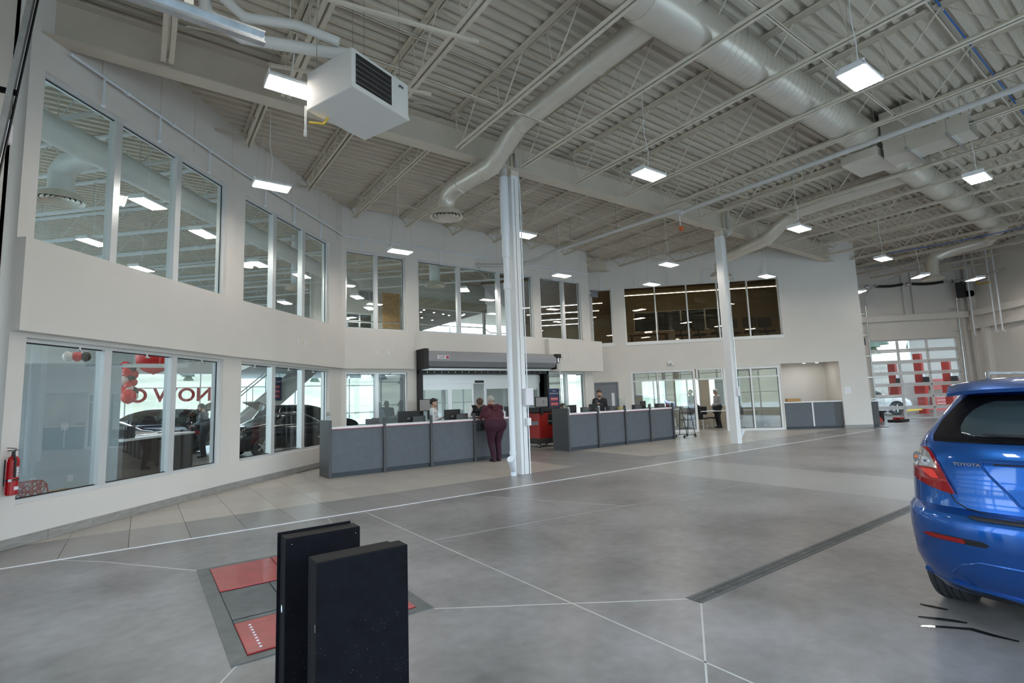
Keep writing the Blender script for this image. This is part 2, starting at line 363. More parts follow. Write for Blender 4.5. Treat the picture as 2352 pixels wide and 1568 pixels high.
# walls ------------------------------------------------------------
def wall(name,p,q,z0,z1,th,ops=(),m='wall',nm=None):
    d=q-p; L=d.length; a=math.atan2(d.y,d.x); xs=sorted({0,L}|{v for o in ops for v in o[:2]}); zs=sorted({z0,z1}|{v for o in ops for v in o[2:]})
    mb=MB()
    for i in range(len(xs)-1):
        run=None
        for j in range(len(zs)-1):
            xm=(xs[i]+xs[i+1])/2; zm=(zs[j]+zs[j+1])/2
            if any(o[0]<xm<o[1] and o[2]<zm<o[3] for o in ops): continue
            mb.obox((p.x+math.cos(a)*xs[i],p.y+math.sin(a)*xs[i]),xs[i+1]-xs[i],a,0,th,zs[j],zs[j+1])
    return struct(mb.build(name,m))
WN=[0]
def window(p,q,s0,s1,z0,z1,mull=(),trans=(),fm='alum',gm='glass',set_=.07,fw_=.05,dep=.11,gask=True,mw=None,name=None):
    """frame with sill, head, jambs, mullions and one pane per bay"""
    d=(q-p); a=math.atan2(d.y,d.x); WN[0]+=1
    base=p+d.normalized()*s0
    root=MB(); 
    def ob(mb,sa,sb,w0,t,za,zb): return mb.obox((p.x+math.cos(a)*sa,p.y+math.sin(a)*sa),sb-sa,a,w0,t,za,zb)
    ob(root,s0,s1,set_,dep,z0,z0+fw_);ob(root,s0,s1,set_,dep,z1-fw_,z1);ob(root,s0,s0+fw_,set_,dep,z0+fw_,z1-fw_);ob(root,s1-fw_,s1,set_,dep,z0+fw_,z1-fw_)
    r=struct(root.build(name or 'window_%d'%WN[0],fm))
    edges=[s0+fw_/2]
    for m_ in mull:
        c,wd=m_ if isinstance(m_,tuple) else (m_,.06)
        ob(MB(),c-wd/2,c+wd/2,set_-.02,dep+.02,z0+fw_,z1-fw_).build('mullion',fm,r); edges+=[c]
    edges.append(s1-fw_/2)
    zz=[z0+fw_/2]+list(trans)+[z1-fw_/2]
    for t_ in trans: ob(MB(),s0+fw_,s1-fw_,set_,dep*.9,t_-.025,t_+.025).build('transom',fm,r)
    for i in range(len(edges)-1):
        for j in range(len(zz)-1):
            ob(MB(),edges[i]+.01,edges[i+1]-.01,set_+.05,.008,zz[j],zz[j+1]).build('pane',gm,r)
        if gask:
            wl=.0 if i==0 else .03; g=MB(); e0=edges[i]+(fw_/2 if i==0 else .03); e1=edges[i+1]-(fw_/2 if i==len(edges)-2 else .03); za,zb=z0+fw_,z1-fw_
            g0=.014
            for sa,sb,ya,yb in ((e0,e1,za,za+g0),(e0,e1,zb-g0,zb),(e0,e0+g0,za,zb),(e1-g0,e1,za,zb)): ob(g,sa,sb,set_+.035,.012,ya,yb)
            g.build('gasket','gask',r)
    return r
def lenp(p,q): return (q-p).length
wall('wall_left_bay',A0,A1,0,ZD+.04,.24,[(.2,3.9,.5,2.54),(.2,3.9,3.78,6.12)])
wall('wall_left_bay_rear',A1,B1,0,ZD+.04,.24,[(.28,3.73,.5,2.54),(.28,3.73,3.78,6.12)])
wall('wall_back',B1,C1,0,ZD+.04,.24,[(4.72-4.6,6.62-4.6,.5,2.5),(6.95-4.6,11.92-4.6,0,2.45),(12.05-4.6,14.12-4.6,.5,2.5),(4.72-4.6,6.6-4.6,3.78,6.13),(7.03-4.6,11.7-4.6,3.78,6.13),(12.05-4.6,14.14-4.6,3.78,6.13)])
wall('wall_back_return',C1,D0,0,ZD+.04,.2)
off=(DS-D0).length
wall('wall_diagonal',D0,D1,0,ZD+.04,.24,[(off-1.19,off-.2,0,2.14),(off+.33,off+6.15,0,2.54),(off+6.2,off+8.34,0,2.6),(off-1.14,off-.28,3.75,6.12),(off+.25,off+6.4,3.75,6.12)])
wall('wall_diagonal_end',D1,E0,0,ZD+.04,.24)
eo=(EZ-E0).length
wall('wall_far',E0,E1,0,ZD+.04,.24,[(eo+1.0,eo+4.72,0,3.72)])
rw=lenp(E1,F1)
wall('wall_right',E1,F1,0,ZD+.04,.24,[(3.2,4.8,1.2,2.3),(7.0,11.4,0,3.7)])
def win_front():
    return [(1.5+i*3.1,1.5+i*3.1+2.9,.4,4.5) for i in range(7)]
wall('wall_front',F1,G1,0,ZD+.04,.24,win_front())
wall('wall_left',G1,H1,0,ZD+.04,.24,[(5.25,9.55,0,3.7),(.55,4.45,0,3.7)],m='wall')
# fascia band
def offs(pts,d):
    out=[]
    for i,p in enumerate(pts):
        ns=[]
        if i>0: u=(pts[i]-pts[i-1]).normalized(); ns.append(Vector((u.y,-u.x)))
        if i<len(pts)-1: u=(pts[i+1]-pts[i]).normalized(); ns.append(Vector((u.y,-u.x)))
        nn=sum(ns,Vector((0,0))).normalized(); k=nn.dot(ns[0]); out.append(p+nn*d/k)
    return out
pl=[A0+Vector((.0,.0)),A1,B1,Vector((6.8,14.7))]; fo=offs(pl,.13)
P=[tuple(v) for v in pl]+[tuple(v) for v in fo[::-1]]
struct(MB().prism(P,2.6,3.77).build('trim_2','wall'))
struct(MB().box(12.15,14.92,14.45,14.72,2.55,3.74).build('trim_3','wall'))
# stepped wall beside shutter (dark corner returns)
# skirting tiles
def skirt(p,q,nm,n0=0,h=.12,th=.015,L=.62,endpad=0):
    d=(q-p).normalized(); a=math.atan2(d.y,d.x); t=(q-p).length; r=struct(MB().obox(tuple(p),t,a,-.004,.004,0,h-.01).build(nm,'grout')); s=0
    while s<t-.05:
        e=min(s+L-.004,t); MB().obox(tuple(p+d*s),e-s,a,-th,th-.004,.002,h).build('skirting_tile','skirt',r); s+=L
    return r
skirt(A0,A1,'baseboard_left'); skirt(A1,B1,'baseboard_left_rear'); skirt(D0+(D1-D0)*((off+8.34)/lenp(D0,D1)),D1,'baseboard_diagonal')
skirt(Vector((-1.45,7.2)),Vector((-1.45,8.5)),'baseboard_corner')
# windows --------------------------------------------------------
window(A0,A1,.2,3.9,.5,2.54,((1.41,.12),(2.70,.12)),gm='glassr')
window(A0,A1,.2,3.9,3.78,6.12,((1.40,.11),(2.64,.12)))
window(A1,B1,.28,3.73,.5,2.54,((1.41,.12),(2.59,.12)),gm='glass')
window(A1,B1,.28,3.73,3.78,6.12,((1.37,.12),(2.55,.12)))
cb=lambda x:x-4.6
window(B1,C1,cb(4.72),cb(6.62),.5,2.5,((cb(5.67),.1),),gm='glassr')
window(B1,C1,cb(4.72),cb(6.6),3.78,6.13,((cb(5.66),.1),))
window(B1,C1,cb(7.03),cb(11.7),3.78,6.13,((cb(8.55),.13),(cb(10.18),.14)))
window(B1,C1,cb(12.05),cb(14.12),.5,2.5,((cb(13.2),.13),),gm='glassr')
window(B1,C1,cb(12.05),cb(14.14),3.78,6.13,((cb(13.23),.13),))
window(D0,D1,off-1.14,off-.28,3.75,6.12,gm='glassd',gask=False)
window(D0,D1,off+.25,off+6.4,3.75,6.12,((off+1.52,.05),(off+2.8,.05),(off+4.02,.05),(off+5.2,.05)),gm='glassd',gask=False,fw_=.035)
# white sills of the two diagonal windows
for s0,s1 in ((off-1.2,off-.24),(off+.2,off+6.45)):
    d=(D1-D0).normalized(); struct(MB().obox(tuple(D0+d*s0),s1-s0,math.atan2(d.y,d.x),-.03,.1,3.64,3.76).build('trim_4','white'))
# glazed office front on the diagonal wall: two screens and a doorway between
window(D0,D1,off+.33,off+2.9,0,2.54,((off+1.4,.05),),(2.13,),fm='white',gm='glassr',fw_=.09,set_=.02,gask=True)
window(D0,D1,off+2.96,off+3.98,2.08,2.54,(),(),fm='white',gm='glassr',fw_=.05,set_=.02,gask=False)
window(D0,D1,off+4.0,off+6.15,0,2.54,((off+5.05,.06),),(2.13,),fm='white',gm='glassr',fw_=.09,set_=.02,gask=True)
# front wall windows, behind the camera
for i,o in enumerate(win_front()): window(F1,G1,o[0],o[1],o[2],o[3],((o[0]+1.4,.06),),(1.5,3.0),gm='glass')
# overhead doors: rows and columns of glazed panels
def ohdoor(name,p,q,s0,s1,z1,cols,rows,set_=.1,fm='white',w_=.09):
    d=(q-p); a=math.atan2(d.y,d.x)
    def ob(mb,sa,sb,w0,t,za,zb): return mb.obox((p.x+math.cos(a)*sa,p.y+math.sin(a)*sa),sb-sa,a,w0,t,za,zb)
    r=struct(ob(MB(),s0,s1,set_+.045,.006,0.01,.05).build(name,fm))
    rh=z1/rows; cw=(s1-s0)/cols
    for j in range(rows):
        f=MB(); ob(f,s0,s1,set_,.05,j*rh+.005,j*rh+w_);ob(f,s0,s1,set_,.05,(j+1)*rh-w_*.75,(j+1)*rh-.002)
        for i in range(cols+1):
            c=s0+i*cw; ob(f,max(s0,c-w_*.55),min(s1,c+w_*.55),set_,.05,j*rh+w_,(j+1)*rh-w_*.75)
        sec=f.build('door_section',fm,r)
        for i in range(cols):
            ob(MB(),s0+i*cw+.04,s0+(i+1)*cw-.04,set_+.02,.008,j*rh+.06,(j+1)*rh-.05).build('pane','glass',sec)
        h=MB()
        for i in range(cols+1):
            c=s0+i*cw; ob(h,c-.04,c+.04,set_-.012,.012,(j+1)*rh-.05,(j+1)*rh+.04)
        if j<rows-1: h.build('hinge','galv',sec)
    return r
ohdoor('door_1',EZ,E1,1.0,4.72,3.72,3,7)
ohdoor('door_2',G1,H1,5.25,9.55,3.7,4,7,set_=.12)
ohdoor('door_3',G1,H1,.55,4.45,3.7,4,7,set_=.12)
ohdoor('door_8_unseen',E1,F1,7.0,11.4,3.7,4,7,set_=.12)  # unseen lane exit, added to bring daylight to the far and diagonal walls
# steel grid on the far and right walls
def along(p,q,s): return p+(q-p).normalized()*s
a_=math.atan2((E1-E0).y,(E1-E0).x)
struct(MB().obox(tuple(E0),lenp(E0,E1),a_,-.2,.2,4.58,4.86).build('trim_5','wall'))
struct(MB().obox(tuple(E0),lenp(E0,E1),a_,-.25,.25,6.95,7.2).build('trim_6','wall'))
b_=math.atan2((F1-E1).y,(F1-E1).x)
struct(MB().obox(tuple(E1),rw,b_,-.22,.22,4.58,4.86).build('trim_7','wall'))
struct(MB().obox(tuple(E1),rw,b_,-.25,.25,4.0,4.25).build('trim_8','wall'))
for s in (eo+.55,eo+2.62,eo+3.0,eo+4.95,eo+5.2):
    if s<lenp(E0,E1): struct(MB().obox(tuple(along(E0,E1,s)),.1,a_,-.14,.14,4.86 if 1<s-eo<4.7 else 0,6.95).build('wall_post','wall'))
for s in (.25,.9): struct(MB().obox(tuple(along(E1,F1,s)),.2,b_,-.22,.22,0,4.0 if s>.5 else 7).build('wall_post','wall'))
# dark serving hatch in right wall
struct(MB().obox(tuple(along(E1,F1,3.2)),1.6,b_,.1,.1,1.2,2.3).build('door_5','gdoor'))
# showroom shell
struct(MB().box(-9,-1.45,8.3,8.5,0,ZD).build('wall_showroom_side','wallw'))
wall('wall_showroom_left',Vector((-9,8.4)),Vector((-9,31)),0,ZD,.2,[(2.6,20.6,.4,5.9)],m='wallw')
window(Vector((-9,8.4)),Vector((-9,31)),2.6,20.6,.4,5.9,[2.6+1.5*i for i in range(1,12)],(2.2,4.0),gm='glass',gask=False)  # unseen glazing, added to brighten the showroom with daylight
bw=[(-8.4+i*1.55,-8.4+i*1.55+1.45) for i in range(13)]
wall('wall_showroom_back',Vector((-9,31)),Vector((14.6,31)),0,ZD+.04,.2,[(9-8.4,9-8.4+13*1.55,.35,3.5)],m='wallw')
window(Vector((-9,31)),Vector((14.6,31)),.6,.6+13*1.55,.35,3.5,[.6+i*1.55 for i in range(1,13)],(1.1,2.75),gm='glass',gask=False)
struct(MB().box(14.3,14.5,16.6,31,0,3.2).build('wall_showroom_right','wallw'))
# ================================================================ STEEL, DUCTS, LAMPS
ORD=["first","second","third","fourth","fifth","sixth","seventh","eighth","ninth","tenth","eleventh","twelfth","thirteenth","fourteenth","fifteenth","sixteenth","seventeenth","eighteenth","nineteenth","twentieth","twenty-first","twenty-second","twenty-third","twenty-fourth","twenty-fifth","twenty-sixth"]
def beam(name,label,x0,x1,y,z0,z1,fwid=.28):
    t=thing(name,label,'beam',(x0,y,z0))
    MB().box(x0,x1,y-.006,y+.006,z0+.02,z1-.02).build('web',  'beam',t)
    MB().box(x0,x1,y-fwid/2,y+fwid/2,z0,z0+.022).build('flange','beam',t)
    MB().box(x0,x1,y-fwid/2,y+fwid/2,z1-.022,z1).build('flange','beam',t)
    return t
b=beam('roof_girder','long grey steel I-beam carried on the two white columns',-1.25,22.55,8.75,6.6,7.2)
for x in (6.51,14.6): MB().box(x-.005,x+.005,8.62,8.88,6.62,7.18).build('stiffener','beam',b)
beam('roof_girder','short grey I-beam end beyond the right end of the curved window wall',14.8,16.05,15.0,6.85,7.34)
tiex=[0]
def joist(L,D,pitch,endgap,endgap2=.5,cw=.068,single=True):
    """steel joist along +Y from y=0 to L, top at z=0"""
    t=thing('roof_joist','','joist',local=True)
    m=MB(); 
    for s in (-1,1): m.box(min(s*.012,s*(.012+cw)),max(s*.012,s*(.012+cw)),0,L,-.006,0).box(min(s*.012,s*.018),max(s*.012,s*.018),0,L,-cw,0)
    m.build('top_chord','steel',t)
    m=MB()
    for s in (-1,1): m.box(min(s*.012,s*(.012+cw)),max(s*.012,s*(.012+cw)),endgap,L-endgap2,-D,-D+.006).box(min(s*.012,s*.018),max(s*.012,s*.018),endgap,L-endgap2,-D,-D+cw)
    m.build('bottom_chord','steel',t)
    n=max(2,int(round((L-endgap-endgap2)/pitch))); p=(L-endgap-endgap2-.2)/n
    bars=[]
    for i in range(n+1):
        yb=endgap+.1+i*p
        bars.append(((0,yb-.03,-D+.02),(0,max(.05,yb-p/2),-.02),.014))
        bars.append(((0,yb+.03,-D+.02),(0,min(L-.05,yb+p/2),-.02),.014))
        if single and 0<i<n+1: bars.append(((0,yb-.01,-D+.02),(0,yb-.12,-.02),.011))
    for b0,b1,r in bars: MB().cyl(b0,b1,r,6).build('web_bar','steel',t)
    MB().box(-.06,.06,-.02,.16,-.1,0).build('seat','steel',t)
    return t
JZ=7.405
front=None; xs=[6.6+1.62*k for k in range(-4,16)]
names={-3:'second',-2:'third'}
protoF=joist(11.1,.79,1.46,.12,.7); protoS=None
lab=lambda x,w: w
for k,x in zip(range(-4,16),xs):
    L=11.1
    if x<21.9:
        o=protoF if k==-4 else copy_tree(protoF)
        o.location=(x,8.62,JZ); o.rotation_euler=(0,0,PI)   # runs from girder towards -Y
    else:
        y1=37.2-x; y0=max(-2.4,x-24.2)
        if y1-y0<1.5: continue
        o=joist(y1-y0,.79,1.46,.3,.3); o.location=(x,y1,JZ); o.rotation_euler=(0,0,PI)
    o['group']='long open-web joists over the service lanes'
    o['category']='joist'; o['label']='long grey open-web joist over the lanes, '+('in line with the first column' if k==0 else 'in line with the second column' if k==5 else '%s %s of the first column'%(ORD[abs(k)-1],'left' if k<0 else 'right'))
pr_=None
for k in range(0,12):
    x=1.6+1.62*k
    if x<4.6: y1=wall_y(x)+.0
    elif x<14.5: y1=14.7
    else: y1=31-x
    L=y1-8.9
    if L<.9: continue
    if x>4.7 and x<14.4:
        if pr_ is None: pr_=joist(L,.42,1.0,.25,.4,.05,False); o=pr_
        else: o=copy_tree(pr_)
    else: o=joist(L,.42,1.0,.25,.4,.05,False)
    o.location=(x,8.9,JZ)
    o['group']='shallow joists behind the girder'; o['category']='joist'; o['label']='shallow grey joist between girder and rear wall, %s from the left'%ORD[k]
# bridging angles
for i,(y,z,x0,x1) in enumerate(((6.9,6.66,.2,22),(3.1,6.66,.2,22),(.3,6.66,.2,22),(11.0,7.03,1.0,19.5),(12.9,7.03,3.0,17.8),(6.9,7.33,.2,22),(2.0,7.33,.2,22))):
    tag(MB().box(x0,x1,y,y+.005,z,z+.035).box(x0,x1,y,y+.035,z,z+.005).build('bridging_angle','steel'),'thin grey bridging angle '+('under the joists nearest the girder','under the joists beside the spiral duct','under the joists over the blue car lane','behind the girder, nearer one','behind the girder, nearer the rear wall','against the deck nearest the girder','against the deck beside the blue air line')[i],'brace','bridging angles')
# knee braces from joists to girder
for kb,x in enumerate((.9,4.2,8.3,9.9,13.1,17)):
    t=thing('knee_brace','grey angle brace up to the deck near the girder, %s from the left'%ORD[kb],'brace',(x,7.9,6.65),'knee braces at the girder')
    MB().bar((x-.6,7.6,6.68),(x+.5,8.3,7.3),.04,.006).build('brace_bar','steel',t); MB().bar((x+.5,8.3,7.3),(x+1.0,7.8,6.68),.04,.006).build('brace_bar','steel',t)
# ---------------------------------------------------------------- columns
def conduit(pts,r,name,m,parent): return MB().tube(pts,r,8).build(name,m,parent,smooth=True)
t=thing('column','boxed white column with drain pipe and wall box left of the rear counter gap','column',(6.52,8.79,0))
MB().bev(6.43,6.62,8.69,8.89,0,6.48,.01).build('casing','white',t); MB().box(6.44,6.60,8.7,8.88,6.48,7.2).build('steel_post','steel',t)
MB().box(6.5,6.505,8.684,8.69,0,6.4).build('seam','ink',t)
MB().cyl((6.27,8.76,0),(6.27,8.76,3.9),.062,14).cyl((6.27,8.76,3.9),(6.27,8.76,4.05),.078,14).cyl((6.27,8.76,.42),(6.27,8.76,.5),.072,14).build('drain_pipe','pvc',t,smooth=True)
MB().cyl((6.27,8.76,4.05),(6.27,8.76,4.6),.064,14).cyl((6.27,8.76,4.6),(6.27,8.76,5.1),.082,14).cyl((6.27,8.76,5.1),(6.27,8.76,6.4),.095,14).build('pipe_sleeve','pvc',t,smooth=True)
MB().tube([(6.27,8.76,6.4),(6.27,8.76,6.75),(6.3,8.7,6.95),(6.42,8.55,7.02)],.09,12).build('elbow','pvcg',t,smooth=True)
wy=MB().tube([(6.27,8.76,.1),(6.19,8.68,.2),(6.1,8.6,.32)],.06,14); wy.cyl((6.1,8.6,.32),(6.06,8.56,.37),.072,14); wy.build('cleanout_wye','pvc',t,smooth=True)
MB().tube([(6.66,8.7,0),(6.66,8.7,6.2),(6.62,8.7,6.5),(6.62,8.7,6.9)],.014,8).build('conduit','pvc',t,smooth=True)
MB().bev(6.53,6.73,8.58,8.67,1.42,1.78,.01).build('control_box','paper',t); MB().bev(6.56,6.66,8.6,8.67,1.0,1.16,.01).build('outlet_box','white',t)
MB().box(6.66,6.84,8.6,8.63,1.0,1.08).build('bracket','dark',t)
t=thing('column','boxed white column in front of the glazed office','column',(14.61,8.82,0))
MB().bev(14.5,14.72,8.7,8.94,0,6.42,.01).build('casing','white',t); MB().box(14.51,14.7,8.72,8.92,6.42,7.2).build('steel_post','steel',t)
MB().tube([(14.66,8.66,1.55),(14.66,8.66,6.3),(14.6,8.66,6.5),(14.6,8.68,7.0)],.012,8).build('conduit','galv',t,smooth=True)
MB().bev(14.6,14.72,8.63,8.7,1.42,1.7,.01).build('control_box','paper',t)
MB().tube([(15.0,8.7,6.95),(15.0,8.7,6.6),(14.85,8.75,6.5)],.09,12).tube([(14.98,8.72,7.3),(14.98,8.72,6.6)],.09,12).build('drain_pipe','pvcg',t,smooth=True)
MB().tube([(14.78,8.85,.05),(14.83,8.8,.2),(14.88,8.76,.33)],.055,12).cyl((14.88,8.76,.33),(14.9,8.74,.38),.066,12).build('cleanout_wye','pvc',t,smooth=True)
# ---------------------------------------------------------------- ducts
def seams(path_p,path_q,r,step,name,parent,h=.006,n=24):
    m=MB(); p=Vector(path_p);q=Vector(path_q); L=(q-p).length; u=(q-p).normalized(); s=step/2
    while s<L: m.cyl(p+u*(s-.004),p+u*(s+.004),r+h,n); s+=step
    o=m.build(name,'duct',parent,smooth=True); o['kind']='stuff'; return o
t=thing('spiral_duct','large grey spiral duct running through the joists over the service lanes','duct',(4.3,4.05,6.97))
MB().cyl((4.0,4.05,6.97),(14.2,4.05,6.97),.335,32).build('duct_run','duct',t,smooth=True)
MB().cyl((14.2,4.05,6.97),(24,4.05,6.97),.31,32).build('duct_run','duct',t,smooth=True)
MB().cyl((5.3,4.05,6.97),(6.9,4.05,6.97),.35,32).build('fitting','duct',t,smooth=True)
seams((7.0,4.05,6.97),(14.1,4.05,6.97),.335,.15,'seam_ribs',t); seams((14.3,4.05,6.97),(24,4.05,6.97),.31,.15,'seam_ribs',t)
MB().tube([(5.95,3.8,7.05),(5.95,3.3,7.1),(5.95,1.2,7.1)],.19,20).build('side_branch','duct',t,smooth=True)
for x in (7.4,9.0,10.7,12.3,15.8,18):
    MB().cyl((x,3.71,7.0),(x,3.71,7.42),.006,6).build('hanger_rod','galv',t); MB().cyl((x,4.39,7.0),(x,4.39,7.42),.006,6).build('hanger_rod','galv',t)
def diffuser(t,c,z,r=.36,drop=.1):
    m=MB(); 
    for i,(a,b,dz) in enumerate(((r,r*.84,0),(r*.78,r*.62,.03),(r*.56,r*.42,.05),(r*.36,r*.24,.06),(r*.18,.02,.06))):
        m.cone(c,[(a,z+dz),(a+.0,z+dz+.012),(b,z+dz+.05),(b,z+dz+.04),(a,z+dz)],32)
    m.cone(c,[(r,z+.012),(r*.93,z+.07),(r*.85,z+.13),(.16,z+.16)],32)
    m.build('diffuser','duct',t,smooth=True); MB().cyl((c[0],c[1],z+.1),(c[0],c[1],z+.12),r*.8,32).build('diffuser_throat','blackm',t)
def branch(label,pts,r,c,z,dr=.36,col=(),name='round_duct'):
    t=thing(name,label,'duct',pts[0]); MB().tube(pts,r,24).build('duct_run','duct',t,smooth=True,auto=50)
    for a in col:
        p=Vector(a[0]);q=Vector(a[1]);u=(q-p).normalized(); MB().cyl(p-u*.02,p+u*.02,r+.012,24).build('collar','duct',t,smooth=True)
    diffuser(t,c,z,dr); return t
branch('round grey duct dropping under the girder to a ring diffuser by the first column',[(5.85,4.3,6.97),(5.82,5.2,6.95),(5.8,7.5,6.9),(5.74,7.95,6.62),(5.66,8.3,6.33),(5.5,9.55,6.3),(5.47,9.78,6.2),(5.45,9.88,6.0),(5.45,9.88,5.8)],.19,(5.45,9.88),5.7,.37,
  [((5.82,5.4,6.95),(5.82,6,6.95)),((5.8,7.45,6.9),(5.8,7,6.9)),((5.74,7.95,6.62),(5.66,8.3,6.33)),((5.63,8.55,6.33),(5.5,9.55,6.3)),((5.52,9.3,6.3),(5.5,9.6,6.3))])
branch('round grey duct running behind the second column to a ring diffuser',[(15.9,4.3,6.97),(15.85,6.9,6.9),(15.85,7.5,6.62),(15.9,8.0,6.32),(16.6,9.9,6.28),(16.68,10.1,6.1),(16.7,10.15,5.75)],.2,(16.7,10.15),5.68,.37,[((15.85,6.9,6.9),(15.85,6.5,6.9))])
branch('grey round duct with elbow and drop to a diffuser near the far overhead door',[(24,4.05,6.97),(25.6,4.6,6.9),(25.5,5.6,6.75),(25.3,6.2,6.6),(25.2,6.3,6.3),(25.2,6.3,5.75)],.22,(25.2,6.3),5.68,.37)
# rectangular air ducts above the right hand lane
t=thing('box_duct','boxy grey sheet metal duct with open black end beside the spiral duct','duct',(13.2,2.4,6.3))
m=MB(); m.box(12.55,13.15,2.3,3.68,6.32,6.33).box(12.55,13.15,2.3,3.68,6.66,6.67).box(12.54,12.55,2.3,3.68,6.32,6.67).box(13.15,13.16,2.3,3.68,6.32,6.67); m.build('duct_box','duct',t)
MB().box(12.56,13.14,2.55,2.56,6.33,6.66).build('duct_throat','blackm',t)
MB().box(12.5,13.95,3.0,3.68,6.67,7.3).build('plenum','duct',t)
MB().bev(12.4,13.5,3.75,4.45,6.42,6.62,.01).build('access_box','duct',t)
for y in (2.55,3.2): MB().box(12.2,13.5,y,y+.04,6.27,6.31).build('strut','galv',t); MB().cyl((12.25,y+.02,6.3),(12.25,y+.02,7.42),.006,6).build('hanger_rod','galv',t); MB().cyl((13.45,y+.02,6.3),(13.45,y+.02,7.42),.006,6).build('hanger_rod','galv',t)
# water / gas pipes
t=thing('roof_drain_pipe','thick grey pipe crossing under the joists and girder towards the rear wall','pipe',(11.65,-2,6.42))
MB().tube([(11.7,-2.3,6.42),(11.65,7.9,6.42),(11.62,8.15,6.36)],.055,12).build('pipe_run','pvcg',t,smooth=True)
MB().tube([(11.5,8.0,6.42),(11.35,8.45,6.4),(10.95,12.7,6.4),(10.85,13.2,6.3),(10.6,13.7,6.22),(10.0,14.2,6.2),(9.2,14.65,6.2)],.055,12).build('pipe_run','pvcg',t,smooth=True)
for p in ((11.6,8.05,6.4),(11.0,12.6,6.4),(10.6,13.7,6.22)): MB().sph(p,.085,12,8).build('coupling','pvcg',t,smooth=True)
MB().cyl((11.6,8.1,6.3),(11.6,8.1,6.05),.012,8).build('dropper','white',t); MB().bev(11.55,11.68,8.06,8.12,5.9,6.02,.01).build('valve_tag','orsp',t)
for y in (2,5,10,12): MB().cyl((11.2 if y>9 else 11.66,y,6.46),(11.2 if y>9 else 11.66,y,7.4),.007,6).build('hanger_rod','galv',t)
t=thing('air_line','thin bright blue compressed air line running along the deck flutes','pipe',(6,1.9,7.36))
MB().tube([(6.5,1.93,7.37),(25.9,1.93,7.37)],.014,8).build('pipe_run','bluep',t,smooth=True)
for x in (9.9,15,20): MB().cyl((x-.04,1.93,7.37),(x+.04,1.93,7.37),.026,8).build('coupling','galv',t)
t=thing('air_line','short blue air line sagging across the far joists','pipe',(23,5,6.5)); MB().tube([(23.3,2.4,6.56),(23.0,5.2,6.52),(22.8,7.0,6.56)],.014,8).build('pipe_run','bluep',t,smooth=True)
# sprinkler rails along upper windows, with window sprinklers
def rail(label,pts,droppers,dz=.42,r=.022,off_=Vector((0,0))):
    t=thing('sprinkler_pipe',label,'pipe',pts[0]); MB().tube(pts,r,10).build('pipe_run','pvc',t,smooth=True)
    for i,(x,y) in enumerate(droppers):
        z=pts[0][2]; MB().tube([(x,y,z),(x,y,z-dz+.05),(x,y,z-dz)],.016,8).sph((x,y,z-dz-.02),.032,8,6).build('dropper','pvc',t,smooth=True)
    L=[(Vector(pts[i+1])-Vector(pts[i])) for i in range(len(pts)-1)]
    for i,d in enumerate(L):
        for f in (.25,.5,.75): 
            c=Vector(pts[i])+d*f; u=d.normalized(); MB().cyl(c-u*.03,c+u*.03,.036,10).build('coupling','pvc',t,smooth=True)
    return t
oA=offs([A0,A1,B1,C1],.1)
def lerp(p,q,s): return p+(q-p).normalized()*s
ptA=[lerp(oA[0],oA[1],.42)]+[oA[1],oA[2]]
dr=[tuple(lerp(oA[0],oA[1],s)) for s in (.95,2.0,3.2)]+[tuple(lerp(oA[1],oA[2],s)) for s in (.8,1.9,3.1)]
rail('white sprinkler pipe following the curved wall above its upper windows',[(p.x,p.y,6.5) for p in ptA],dr)
rail('white sprinkler pipe along the straight rear wall above its upper windows',[(oA[2].x,oA[2].y,6.5),(14.5,14.6,6.5)],[(5.15,14.6),(6.1,14.6),(7.8,14.6),(9.35,14.6),(10.9,14.6),(12.6,14.6),(13.7,14.6)])
MB  # joints in the plaster above windows: shallow battens
for p,q,ss in ((A0,A1,(1.0,2.1,2.9,4.0)),(A1,B1,(.9,1.9,3.2,4.1)),(B1,C1,(.25,1.5,2.2,3.4,5.5,7.0,8.4,9.6))):
    d=(q-p); a=math.atan2(d.y,d.x)
    for s in ss: struct(MB().obox(tuple(p+d.normalized()*s),.012,a,-.004,.004,6.3 if p is not A0 or s>1 else 6.5,ZD).build('wall_joint','steel'))
def droprod(s,label):
    d=(D1-D0).normalized(); n=Vector((-d.y,d.x)); p=D0+d*(off+s)-n*.08
    t=thing('window_sprinkler',label,'sprinkler',(p.x,p.y,6.0),'sprinklers over the office window')
    MB().cyl((p.x,p.y,6.1),(p.x,p.y,6.62),.016,8).cyl((p.x,p.y,6.06),(p.x,p.y,6.1),.03,8).build('drop_pipe','pvc',t)
for s in (-.7,.75,2.1,3.5,4.7,5.8): droprod(s,'short white sprinkler drop above the tinted office window')
